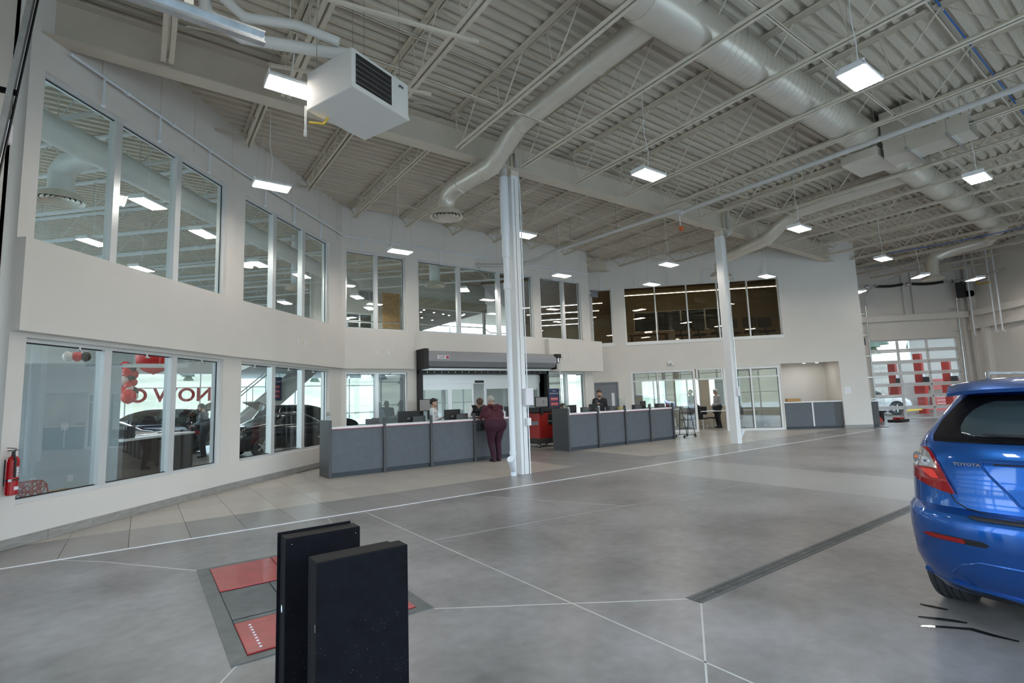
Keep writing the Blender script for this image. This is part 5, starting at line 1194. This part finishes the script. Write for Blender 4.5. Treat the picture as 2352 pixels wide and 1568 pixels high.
# roof spoiler
m=MB(); vs=[];n=18
for i in range(n+1):
    y=-.66+1.32*i/n; e=(abs(y)/.66)**4
    for x,z in ((.47+.16*e,1.488-.03*e),(.46+.16*e,1.512-.03*e),(.56+.12*e,1.556-.02*e),(.85,1.585-.035*e),(.85,1.55-.04*e)): vs.append((x,y,z))
m.add(vs,[(i*5+j,i*5+(j+1)%5,(i+1)*5+(j+1)%5,(i+1)*5+j) for i in range(n) for j in range(5)]+[(4,3,2,1,0),tuple(n*5+j for j in range(5))]); m.build('roof_spoiler','blue',bc,smooth=True,auto=50)
for s in (-1,1): MB().tube([(1.0,s*.50,1.58),(1.1,s*.52,1.625),(2.3,s*.52,1.63),(2.4,s*.50,1.59)],.012,8).build('roof_rail','silver',bc,smooth=True)
MB().tube([(.30,-.03,1.205),(.33,-.2,1.235),(.31,-.42,1.215)],.010,6).tube([(.27,0,1.19),(.29,.25,1.215),(.30,.42,1.22)],.009,6).build('rear_wiper','plastic',bc,smooth=True)
for s in (-1,1): MB().bev(2.75,2.9,s*.9-.09,s*.9+.09,1.0,1.14,.03).build('door_mirror','blue',bc); 
for y in (-.35,.35): MB().bev(1.55,1.7,y-.11,y+.11,1.15,1.38,.04).build('headrest','chair',bc)
for s in (-1,1): MB().tube([(-.0+.52,s*.66,.95),(1.9,s*.889,.97),(3.3,s*.889,.93)],.003,4).build('side_crease','gask',bc)
# ---- generic showroom cars ------------------------------------------------
def sedan(lb,pos,rz,paint,kind='sedan',trunk=False):
    t=thing('car',lb,'car',pos,None,local=True,rz=rz)
    if kind=='sedan':
        c=Car(xr=[(.22,.15),(.4,.0),(.7,.0),(.9,.06),(.97,.15),(1.0,.5),(1.05,.9),(1.3,1.5),(1.38,1.8),(1.42,2.2)],xf=[(.22,4.5),(.45,4.65),(.65,4.6),(.78,4.4),(.88,3.75),(.95,3.5),(1.05,3.25),(1.3,2.75),(1.38,2.5),(1.42,2.4)],
          w=[(.22,.8),(.45,.89),(.75,.9),(.92,.87),(1.0,.80),(1.3,.62),(1.38,.5),(1.42,.25)],ar=[(.22,.4),(1.0,.4),(1.4,.2)],af=[(.22,.6),(1,.5),(1.4,.2)])
        zs=[.22,.3,.4,.5,.6,.7,.8,.88,.94,.97,1.0,1.05,1.12,1.2,1.27,1.3,1.34,1.38,1.40,1.42]; gz=(1.0,1.31); wh=(.95,3.75); wr=.33
        g=lambda q,s: (abs(q.y)>interp(s.w,q.z)*.93 and any(a<q.x<b for a,b in ((1.25,1.6),(1.66,2.3),(2.38,3.1)))) or (abs(q.y)<=interp(s.w,q.z)*.93)
    else:
        c=Car(xr=[(.25,.15),(.45,.0),(.8,.02),(1.0,.08),(1.15,.15),(1.55,.45),(1.64,.7),(1.68,1.2)],xf=[(.25,4.4),(.5,4.6),(.8,4.5),(.98,4.1),(1.05,3.6),(1.12,3.3),(1.5,2.6),(1.62,2.2),(1.68,1.9)],
          w=[(.25,.85),(.5,.92),(.9,.93),(1.05,.9),(1.15,.85),(1.55,.70),(1.64,.55),(1.68,.3)],ar=[(.25,.4),(1.2,.35),(1.6,.2)],af=[(.25,.6),(1,.5),(1.6,.2)])
        zs=[.25,.35,.45,.55,.65,.75,.85,.95,1.0,1.05,1.1,1.15,1.2,1.3,1.4,1.5,1.55,1.6,1.64,1.66,1.68]; gz=(1.12,1.52); wh=(.9,3.6); wr=.36
        g=lambda q,s: (abs(q.y)>interp(s.w,q.z)*.93 and any(a<q.x<b for a,b in ((.5,1.1),(1.18,1.95),(2.05,3.0)))) or (abs(q.y)<=interp(s.w,q.z)*.93)
    c.body(zs,paint,t,wh,wr,gz=gz,gx=g)
    for x in wh:
        for y in (-.79,.79): wheel(t,x,y,wr,.22)
    for s in (-1,1):
        rows=[(.72,.55,.8),(.86,.5,.82)] if s>0 else [(.72,-.8,-.55),(.86,-.82,-.5)]
        c.patch(rows,'lens_red','tail_lamp',t,.006); rows=[(.6,.5,.75),(.72,.45,.78)] if s>0 else [(.6,-.75,-.5),(.72,-.78,-.45)]
        c.patch(rows,'lens_clear','head_lamp',t,.006,'front')
        MB().bev(3.0,3.15,s*.93-.08,s*.93+.08,.95,1.08,.03).build('door_mirror',paint,t)
        m=MB(); zb=gz[0]-.01; m.tube([(1.2,s*(interp(c.w,zb)+.004),zb),(3.2,s*(interp(c.w,zb)+.004),zb-.01)],.009,6); m.build('waist_trim','chrome',t)
        for x in (1.9,2.75): MB().box(x,x+.14,s*.905-.012,s*.905+.012,.84,.865).build('door_handle','chrome',t)
    if trunk:
        MB().add([(.75,-.6,1.35),(.75,.6,1.35),(-.25,.55,1.85),(-.25,-.55,1.85),(.75,-.6,1.31),(.75,.6,1.31),(-.25,.55,1.81),(-.25,-.55,1.81)],[(0,1,2,3),(7,6,5,4),(0,4,5,1),(1,5,6,2),(2,6,7,3),(3,7,4,0)]).build('open_tailgate',paint,t)
    return t
sedan('black sedan standing side-on in the showroom behind the rear bay lower windows',(2.05,18.85,0),R(19),'blackcar')
sedan('silver sedan partly hidden behind the dark cabinet in the showroom',(1.0,19.3,0),R(172),'silver')
sedan('dark car with its boot open beside the two men in the showroom',(2.1,22.3,0),R(150),'blackcar','suv',True)
sedan('dark suv with raised tailgate behind the black sedan in the showroom',(3.7,22.6,0),R(20),'blackcar','suv',True)
# ================================================================ SHOWROOM AND ROOMS BEHIND
M['sj']=mat('pale grey painted steel',(.66,.67,.66),.5)
def insh(x,y):
    if x<-8.9 or x>14.1 or y>30.8: return False
    if y>21.7 and x>5.3: return False
    if x+y>30.6 and y<21.9: return False
    return y>(wall_y(x)+.35 if x<4.6 else 15.0)
uj=Vector((-.7071,.7071)); vj=Vector((.7071,.7071)); k=0
for i in range(1,17):
    c=Vector((-2.5,10.0))+vj*1.75*i; ts=[t_*.1 for t_ in range(-160,200) if insh(*(c+uj*t_*.1))]
    if not ts or ts[-1]-ts[0]<1.5: continue
    a,b=ts[0],ts[-1]; L=b-a; p=c+uj*a; D=.75
    t=thing('showroom_joist','pale grey open-web joist inside the showroom, %s from the left bay windows'%ORD[i],'joist',(p.x,p.y,JZ),'joists of the showroom',local=True,rz=math.atan2(uj.y,uj.x)-PI/2)
    MB().box(-.05,.05,0,L,-.05,0).build('top_chord','sj',t); MB().box(-.05,.05,.1,L-.1,-D,-D+.045).build('bottom_chord','sj',t)
    m=MB(); n=int(L/1.5); pp=(L-.3)/n
    for j in range(n): y=.15+j*pp; m.cyl((0,y,-D),(0,y+pp/2,0),.013,5).cyl((0,y+pp/2,0),(0,y+pp,-D),.013,5).cyl((0,y+pp,-D),(0,y+pp,0),.009,5)
    m.build('web_bars','sj',t)['kind']='stuff'
t=thing('showroom_duct','pale round duct crossing the showroom under the roof','duct',(-2.5,11.5,6.9)); dv=Vector((.66,.75,0))
p=Vector((-1.75,10.55,6.3)); MB().cyl(p,p+dv*13,.24,24).build('duct_run','sj',t,smooth=True)
MB().tube([(-.9,11.7,6.3),(-1.3,12.4,6.3),(-1.4,12.55,6.15),(-1.4,12.55,5.7)],.2,20).build('duct_drop','sj',t,smooth=True); diffuser(t,(-1.4,12.55),5.6,.38)
for x,y,z in ((4.15,18.1,5.55),(8.3,16.0,5.65)):
    t=thing('showroom_duct','round duct drop with ring diffuser at '+('the rear bay upper windows' if x<5 else 'the wide upper window'),'duct',(x,y,z)); MB().cyl((x,y,z+.1),(x,y,7.4),.19,20).build('duct_drop','sj',t,smooth=True); diffuser(t,(x,y),z,.36)
for il,(x,y,z) in enumerate(((-.04,11.9,5.6),(1.03,13.4,5.6),(-1.07,15.3,5.6),(-.14,17.6,5.6),(2.55,15.6,5.6),(3.9,16.4,5.6),(4.38,21,5.6),(6.47,18.8,5.6),(9.43,15.9,5.6),(7.7,20.8,5.6),(1.5,25,5.6),(-3,21,5.6),(-4.5,14,5.6))):
    o=copy_tree(lp0); o.location=(x,y,z); o.rotation_euler=(0,0,R(50)); o['label']='lit high bay lamp inside the showroom, %s nearest'%ORD[il]; o['group']='showroom lamps'
    tag(MB().cyl((x,y,z+.08),(x,y,7.5),.005,5).build('lamp_cable','white'),'cable of the %s nearest showroom lamp'%ORD[il],'cable','showroom lamp cables')
# lower showroom: white partition with frosted end, dark cabinet
struct(MB().box(-4.5,-.33,12.45,12.55,0,2.5).build('wall_partition','sleeve')); struct(MB().box(-.33,.75,12.46,12.54,2.44,2.52).build('trim_10','white'))
for x,l in ((-1.0,'right of two white sockets low on the pale partition'),(-1.5,'left of two white sockets low on the pale partition')): plate(l,(x,12.44,.42),(1,0),(0,-1),.08,.12)
for x,l in ((-1.12,'white plate in the middle of the pale partition'),(-.62,'small plate on the pale partition')): plate(l,(x,12.44,1.35),(1,0),(0,-1),.1,.12)
t=thing('dark_cabinet','dark brown low cabinet run with white worktop behind the left bay windows','cabinet',(.2,15.5,0)); u_=Vector((.95,1.73)).normalized(); aa=math.atan2(u_.y,u_.x)
MB().obox((-.3,14.65),3.2,aa,0,.55,0,.92).build('body','darkwood',t); MB().obox((-.33,14.6),3.3,aa,-.03,.62,.92,.97).build('worktop','top',t)
for s in (.8,1.6,2.4): q_=Vector((-.3,14.65))+u_*s; MB().obox(tuple(q_),.01,aa,-.004,.004,.05,.9).build('door_gap','ink',t)
MB().obox((-.2,14.9),.4,aa,.1,.2,.97,1.25).build('appliance','blackm',t); MB().tube([(.55,16.0,.97),(.55,16.0,1.2),(.5,15.9,1.26),(.5,15.85,1.18)],.012,8).build('tap','chrome',t)
# red lattice model and bits on the sill
t=thing('lattice_box','red lattice arch model on the window sill beside the extinguisher','model',(-1.0,9.35,.5))
o0=A0+ua*.36-na*.22; P0=Vector((o0.x,o0.y,.52)); U=Vector((ua.x,ua.y,0)); W_=Vector((-na.x,-na.y,0))*.12; Z=Vector((0,0,1))
pts=[(0,0),(.03,.14),(.10,.20),(.34,.20),(.41,.14),(.44,0),(.33,0),(.28,.07),(.16,.07),(.11,0)]
for w__ in (0,1):
    m=MB(); q=[P0+U*a+Z*b+W_*w__ for a,b in pts]
    for a,b in zip(q,q[1:]+q[:1]): m.bar(a,b,.012,.012)
    for a,b in ((1,9),(2,8),(3,7),(4,6),(2,9),(3,8),(2,7),(3,6),(1,8),(4,7)): m.bar(q[a],q[b],.009,.009)
    m.build('lattice_side','redm',t)
for a,b in pts: MB().bar(P0+U*a+Z*b,P0+U*a+Z*b+W_,.01,.01).build('cross_bar','redm',t)
q_=A0+ua*.9-na*.24; tag(MB().obox(tuple(q_),.24,math.atan2(ua.y,ua.x),0,.1,.51,.55).build('wooden_offcut','wood'),'orange wooden strip lying on the window sill','wood')
q_=A0+ua*1.15-na*.22; tag(MB().obox(tuple(q_),.16,math.atan2(ua.y,ua.x),0,.06,.51,.525).build('wooden_offcut','tan'),'small chipboard scraps on the window sill','wood')
q_=A0+ua*.27-na*.25; t=thing('spray_bottle','small bottle with dark red cap on the sill corner','bottle',(q_.x,q_.y,.51)); MB().cyl((q_.x,q_.y,.51),(q_.x,q_.y,.66),.035,12).build('bottle','pvc',t); MB().bev(q_.x-.03,q_.x+.03,q_.y-.03,q_.y+.03,.66,.74,.01).build('cap','redm',t)
# balloons
def balloon(x,y,z,r,m,lb,g=None):
    b=MB().sph((x,y,z),r,16,12,(1,1,1.08)).cyl((x,y,z-r*1.06),(x,y,z-r*1.14),.02,8,.03); tag(b.build('balloon',m,smooth=True),lb,'balloon',g)
balloon(.22,16.2,2.98,.40,'balr','very large red balloon at the top of the left bay lower windows')
rr=random.Random(5)
for i in range(16):
    a=rr.random()*6.28; r_=.09+.05*rr.random(); z=2.75-i*.05
    balloon(-.30+.10*math.cos(a),16.6+.1*math.sin(a),z,r_,('balr','balb','balr','balw')[i%4],'balloon of the red, black and white garland column behind the partition','balloon garland')
balloon(-.28,16.4,1.98,.17,'balr','bigger red balloon at the foot of the garland')
for x,m,l in ((-1.22,'balw','white balloon above the pale partition'),(-1.08,'balr','red balloon between the white and black ones above the partition'),(-.95,'balb','black balloon above the pale partition')): balloon(x,13.4,2.72,.09,m,l)
# letters on the street glass, read from outside
for ch,x in zip('NOWOPEN',(2.6,1.85,.95,-.15,-1.0,-1.8,-2.6)):
    o=text('window_letter',ch,.92,(x,30.9,2.35),rotm((-1,0,0),(0,0,1)),'redlet',None,.004,bold=.025); tag(o,'red vinyl letter %s, %s, on the far showroom window seen reversed'%(ch,{2.6:'at the right end',1.85:'second from the right',.95:'behind the mullion',-.15:'by the garland',-1.0:'left of the garland',-1.8:'further left',-2.6:'leftmost'}[x]),'letter')
# stairs
t=thing('staircase','white staircase with steel handrail rising to the right in the showroom','stairs',(4,26,0))
for y in (25.3,26.9): MB().add([(2.9,y,0),(3.35,y,0),(7.1,y,3.5),(7.1,y,3.95),(6.6,y,3.95),(2.6,y,.35),(2.9,y+.08,0),(3.35,y+.08,0),(7.1,y+.08,3.5),(7.1,y+.08,3.95),(6.6,y+.08,3.95),(2.6,y+.08,.35)],[(0,1,2,3,4,5),(11,10,9,8,7,6)]+[(i,i+6,(i+1)%6+6,(i+1)%6) for i in range(6)]).build('stringer','wallw',t)
for i in range(19): MB().box(2.9+i*.2,3.15+i*.2,25.38,26.9,.16+i*.187,.2+i*.187).build('tread','darkwood',t)
for y in (25.34,26.94):
    MB().tube([(2.6,y,1.3),(6.6,y,4.9),(7.5,y,4.9)],.025,8).build('handrail','galv',t,smooth=True)
    for i in range(4): x=2.9+i*1.1; z=.4+(x-2.7)*.93; MB().cyl((x,y,z),(x,y,z+.93),.02,8).build('baluster','galv',t); MB().add([(x+.05,y,z+.15),(x+1.0,y,z+1.03),(x+1.0,y,z+1.75),(x+.05,y,z+.85)],[(0,1,2,3)]).build('glass_panel','glass',t)
sb=poster('navy poster with red panels hanging beside the stairs in the showroom',4.9,25.2,1.9,.55,1.05)
# mezzanine of the showroom
struct(MB().box(3.4,14.2,22,30.9,3.2,3.5).box(5.6,14.2,17.6,22,3.2,3.5).build('floor_mezzanine','wallw'))
wall('wall_mezzanine',Vector((5.6,22)),Vector((14.3,22)),3.5,ZD,.15,[(7.05-5.6,8.3-5.6,3.5,5.6),(9.7-5.6+.6,14.2-5.6,3.5,6.05)],m='wallw')
struct(MB().box(9.65,10.3,21.9,22.0,3.5,6.3).box(9.65,14.3,21.85,22.0,6.05,6.5).build('trim_11','cream'))
struct(MB().box(9.6,14.3,22.3,30.8,6.1,6.2).build('ceiling_lounge','brown')); struct(MB().box(9.6,14.3,30.5,30.7,3.5,6.1).build('wall_lounge','brown'))
rr=random.Random(9)
for i in range(26): x=10.4+rr.random()*3.6; y=22.6+rr.random()*6; tag(MB().cyl((x,y,6.08),(x,y,6.098),.05,10).build('downlight','spot'),'small round downlight in the dark lounge ceiling','lamp','lounge downlights')
window(Vector((5.6,22)),Vector((14.3,22)),1.45,2.7,3.5,5.6,(2.1,),(5.2,),gm='glass',gask=False,name='window_30')
tag(MB().box(8.55,9.35,21.5,21.55,3.5,6.5).build('chipboard_panel','tan'),'orange brown chipboard panel standing on the mezzanine','panel')
t=thing('wall_grille','grey rectangular air grille high on the mezzanine wall','vent',(8,21.98,6.4))
for i in range(2): MB().box(7.65+.36*i,7.99+.36*i,21.95,21.99,6.2,6.6).build('grille_frame','galv',t)
for i in range(9): MB().box(7.67,8.33,21.93,21.95,6.23+.04*i,6.24+.04*i).build('grille_slat','gdoor',t)
t=thing('guard_rail','glass guard rail with steel posts along the mezzanine edge','railing',(9,17.7,3.5))
MB().tube([(5.7,17.7,4.5),(11.4,17.7,4.55),(12.3,18.6,4.5),(14.2,18.6,4.5)],.022,8).build('handrail','galv',t,smooth=True)
for x in (5.75,7.0,8.4,9.8,11.35,12.7,13.9):
    y=17.7 if x<11.4 else 18.6; MB().cyl((x,y,3.5),(x,y,4.5),.022,8).build('post','galv',t)
for a,b in ((5.8,6.95),(7.05,8.35),(8.45,9.75),(9.85,11.3)): MB().box(a,b,17.69,17.7,3.58,4.42).build('glass_panel','glass',t)
# offices behind the diagonal wall --------------------------------------------
def diagp(s,o): p=dg(s,o); return (p.x,p.y)
def DGP(s0,s1,o0,o1,z0,z1,mb=None): return DG(mb or MB(),s0,s1,o0,o1,z0,z1)
struct(DGP(-3.0,9.5,.24,12,3.2,3.5).box(11.5,15.0,16.6,22,3.2,3.5).build('floor_upper','dark'))
struct(DGP(-6,9.5,.24,12,6.75,6.85).build('ceiling_upper','bceil'))
struct(DGP(.0,9.4,3.9,4.05,3.5,6.75).build('wall_conference','warmw')); struct(DGP(-.02,.06,.26,3.9,3.5,6.75).build('wall_conference_side','warmw'))
struct(DGP(9.3,9.4,.26,3.9,3.5,6.75).build('wall_conference_end','brown')); struct(DGP(-6,9.4,11,11.1,3.5,6.75).build('wall_upper_back','warmw'))
def strip(s0,s1,o,z,lb,g):
    t=thing('linear_light',lb,'lamp',(*diagp((s0+s1)/2,o),z),g); DGP(s0,s1,o-.03,o+.03,z,z+.015).build('diffuser','lin',t); DGP(s0,s1,o-.035,o+.035,z+.015,z+.07).build('profile','white',t)
    for s in (s0+.3,s1-.3): x,y=diagp(s,o); MB().cyl((x,y,z+.07),(x,y,6.75),.004,4).build('wire','galv',t)
strip(.15,7.6,1.3,6.0,'long glowing linear light inside the tinted office window',None)
for i,o_ in enumerate((3.2,5.2,7.2,9.2)): strip(-4.6,-.6-.15*i,o_,6.08-.03*i,('nearest','second','third','farthest')[i]+' of the parallel glowing linear lights in the upper office','upper office linear lights')
# white framed boards on the conference wall
t=thing('wall_boards','row of black glass boards in white frames on the conference room wall','board',(*diagp(3,3.85),5))
for i in range(4):
    s0=.9+i*1.12; DGP(s0,s0+1.12,3.82,3.89,4.62,5.62).build('frame','white',t); DGP(s0+.04,s0+1.08,3.8,3.82,4.66,5.58).build('board','carglass',t)
for i,s in enumerate((2.7,3.5,4.2,4.9,5.6,6.3,7.1)):
    x,y=diagp(s,1.2+.3*(i%2)); o=chair('dark high-backed chair behind the tinted office window','x'=='' or x,y,R(-45+180),.5); o.location=(x,y,3.5); o.scale=(1.25,1.2,1.25); o['group']='chairs in the conference room'
x,y=diagp(1.0,1.3); t=thing('office_desk','desk with a lit lamp seen through the left of the tinted window','desk',(x,y,3.5)); DGP(.5,2.1,1.0,1.7,4.2,4.24).build('desk_top','wood',t)
for s in (.55,2.05): DGP(s,s+.04,1.0,1.7,3.5,4.2).build('desk_leg','blackm',t)
DGP(1.15,1.45,1.2,1.4,4.3,4.33).build('desk_lamp','lin',t); DGP(1.28,1.31,1.28,1.31,4.24,4.3).build('lamp_stem','blackm',t)
# ground floor glazed office
struct(DGP(-1.5,9.4,.24,9,2.85,2.95).build('ceiling_office','wallw'))
struct(DGP(.05,.15,.26,4.4,0,2.85).build('wall_office_left','cream')); struct(DGP(6.17,6.25,.26,4.4,0,2.85).build('wall_office_right','cream'))
q0=Vector(diagp(.1,4.4));q1=Vector(diagp(6.2,4.4)); wall('wall_office_back',q0,q1,0,2.85,.15,[(1.0,2.2,.9,2.3),(2.6,3.8,.9,2.3),(4.2,5.7,.9,2.3)],m='cream')
for i,(a,b) in enumerate(((1.0,2.2),(2.6,3.8),(4.2,5.7))): window(q0,q1,a,b,.9,2.3,((a+b)/2,),(),fm='white',gm='glass',gask=False,name='window_%d'%(40+i))  # back windows stand in for outdoor reflections in the office glass
portal((q0.x*.5+q1.x*.5+.3,q0.y*.5+q1.y*.5+.3,1.6),1,1,(0,0,0)) if 0 else None
t=thing('office_table','white topped table in front of the seated person in the office','table',(*diagp(3.7,2.3),0)); DGP(3.3,4.6,1.9,2.6,.72,.76).build('table_top','top',t)
for s,o_ in ((3.35,1.95),(4.55,1.95),(3.35,2.55),(4.55,2.55)): x,y=diagp(s,o_); MB().cyl((x,y,0),(x,y,.72),.018,8).build('leg','galv',t)
t=thing('office_table','pale table at the right of the glazed office','table',(*diagp(5.3,2.0),0)); DGP(4.9,5.9,1.7,2.3,.72,.76).build('table_top','top',t)
for s,o_ in ((4.95,1.75),(5.85,1.75),(4.95,2.25),(5.85,2.25)): x,y=diagp(s,o_); MB().cyl((x,y,0),(x,y,.72),.018,8).build('leg','galv',t)
for s,l in ((1.2,'dark office chair left in the glazed office'),(4.7,'dark chair at the foot of the pale table in the glazed office')): x,y=diagp(s,1.3); chair(l,x,y,R(20))
tag(DGP(5.35,5.7,1.0,1.25,0,.28).build('tool_bag','blackm'),'low dark bag on the office floor','bag')
t=thing('water_can','red and white flowers container on the office table','flowers',(*diagp(1.9,1.4),.9)); DGP(1.5,2.4,1.2,1.7,.86,.9).build('stand','top',t); x,y=diagp(1.9,1.4); MB().cyl((x,y,.9),(x,y,1.15),.07,12).build('vase','redm',t); 
for i in range(6): MB().sph((x+.08*math.cos(i),y+.08*math.sin(i),1.2+.03*(i%3)),.045,8,6).build('flower','balr' if i%2 else 'balw',t)
for s,o_ in ((1.55,1.25),(2.35,1.65)): x,y=diagp(s,o_); MB().cyl((x,y,0),(x,y,.86),.02,8).build('leg','galv',t)
# ceiling panel lights in office and hatch room
for s,o_ in ((1.5,2.2),(4.6,2.2)): 
    t=thing('panel_light','flat square lit panel in the office ceiling','lamp',(*diagp(s,o_),2.84),'office ceiling panels'); DGP(s-.4,s+.4,o_-.3,o_+.3,2.83,2.845).build('diffuser','panel',t)
# hatch room
struct(DGP(6.27,8.5,1.6,1.7,0,2.85).build('wall_hatch','wall')); struct(DGP(8.45,8.52,.24,1.6,0,2.85).build('wall_hatch_side','wall')); struct(DGP(6.25,8.5,.24,1.6,2.66,2.7).build('ceiling_hatch','wall'))
# workshop beyond the far overhead door --------------------------------------
def ES(S_,d): # point at depth S (x+y) and offset d along (1,-1)
    return Vector((S_/2+d*.7071,S_/2-d*.7071))
wl=math.hypot(12,12); q0=ES(52,8.0);q1=ES(52,26)
wall('wall_workshop',ES(52,8),ES(52,30),0,6.5,.2,[(5.5,8.2,3.2,4.7),(8.6,12.2,3.2,4.7),(4.5,7.9,.3,2.6)],m='wallw')
struct(MB().obox(tuple(ES(37.9,12)),16,-PI/4,0,11,-.02,-.0).build('floor_workshop','conc')); struct(MB().obox(tuple(ES(37.9,10)),20,-PI/4,0,12,6.5,6.6).build('ceiling_workshop','sj'))
struct(MB().obox(tuple(ES(37.9,30)),10.5,PI/4,0,.2,0,6.5).build('wall_workshop_right','wallw')); struct(MB().obox(tuple(ES(37.9,11.4)),10.5,PI/4,0,.2,0,6.5).build('wall_workshop_left','wallw'))
def lift(lb,S_,d,h=3.3):
    p=ES(S_,d); t=thing('car_lift',lb,'lift',(p.x,p.y,0)); x,y=p
    MB().bev(x-.18,x+.18,y-.18,y+.18,0,h,.02).build('post','redm',t); MB().box(x-.35,x+.35,y-.3,y+.3,0,.03).build('base_plate','redm',t)
    MB().bev(x-.25,x+.25,y-.25,y+.25,1.0,1.7,.02).build('carriage','redm',t); MB().box(x-.19,x+.1,y-.2,y-.185,1.8,2.2).build('label','paper',t)
    MB().bar((x,y,.25),(x+1.0,y-.8,.2),.12,.1).build('lift_arm','redm',t); MB().bar((x,y,.25),(x-1.1,y+.5,.2),.12,.1).build('lift_arm','yellow',t); MB().bev(x-.3,x-.1,y-.5,y-.2,1.6,2.0,.02).build('power_unit','blackm',t)
lift('red two-post lift column behind the middle of the far overhead door',45,17.8); lift('slimmer red lift column behind the right part of the far door',47,17.2,3.0)
lift('red lift column further right in the workshop',46,19.6,3.0)
t=thing('tool_cabinet','red tool cabinet with white drawer edges behind the far door','cabinet',(*ES(49.5,21.5),0)); MB().obox(tuple(ES(49.6,20.3)),2.2,-PI/4,0,.5,0,.95).build('base_unit','redm',t); MB().obox(tuple(ES(49.6,20.3)),2.2,-PI/4,0,.5,1.25,1.9).build('upper_unit','redm',t)
for i in range(4):
    for j in range(2): MB().obox(tuple(ES(49.6,20.4+j*1.05)),.9,-PI/4,-.02,.02,.2+.2*i,.225+.2*i).build('drawer_pull','white',t)
MB().obox(tuple(ES(49.6,20.9)),.5,-PI/4,-.02,.02,1.3,1.8).build('screen','blackm',t)
sedan('white car standing in the workshop behind the left of the far door',(*ES(45,12.4),0),R(-45),'whitecar','suv')
for i in range(3): p=ES(43+2.5*i,17+1.5*i); t=thing('workshop_lamp','lit lamp in the workshop','lamp',(p.x,p.y,4.6),'workshop lamps'); MB().box(p.x-.5,p.x+.5,p.y-.2,p.y+.2,4.62,4.7).build('hood','white',t); MB().box(p.x-.48,p.x+.48,p.y-.18,p.y+.18,4.6,4.62).build('tube','wlamp',t); MB().cyl((p.x,p.y,4.7),(p.x,p.y,6.5),.01,6).build('cable','white',t)
# wall extras
# ---------------------------------------------------------------- outside
struct(MB().box(-300,300,-300,300,-.4,-.2).build('ground','asph'))
m=MB(); n=96; rings=((60,-.25),(75,1.5),(95,5),(130,9),(170,11)); rr=random.Random(2)
vs=[(r*math.cos(2*PI*i/n)+10,r*math.sin(2*PI*i/n)+8,z*(1+.25*math.sin(5*2*PI*i/n))) for r,z in rings for i in range(n)]
m.add(vs,[(k*n+i,k*n+(i+1)%n,(k+1)*n+(i+1)%n,(k+1)*n+i) for k in range(len(rings)-1) for i in range(n)]); struct(m.build('ground_hill','grass',smooth=True))
m=MB()
for i in range(420):
    a=rr.random()*6.283; r=100+rr.random()*45; h=3+rr.random()*5; x=r*math.cos(a)+10;y=r*math.sin(a)+8; z=5+(r-95)/35*3
    for k in range(3): m.cyl((x,y,z+h*(.1+.28*k)),(x,y,z+h*(.5+.26*k)),h*(.24-.06*k),6,.05)
o=m.build('tree_line','tree'); tag(o,'distant dark conifers on the dry hill outside the glass','trees',kind='stuff')
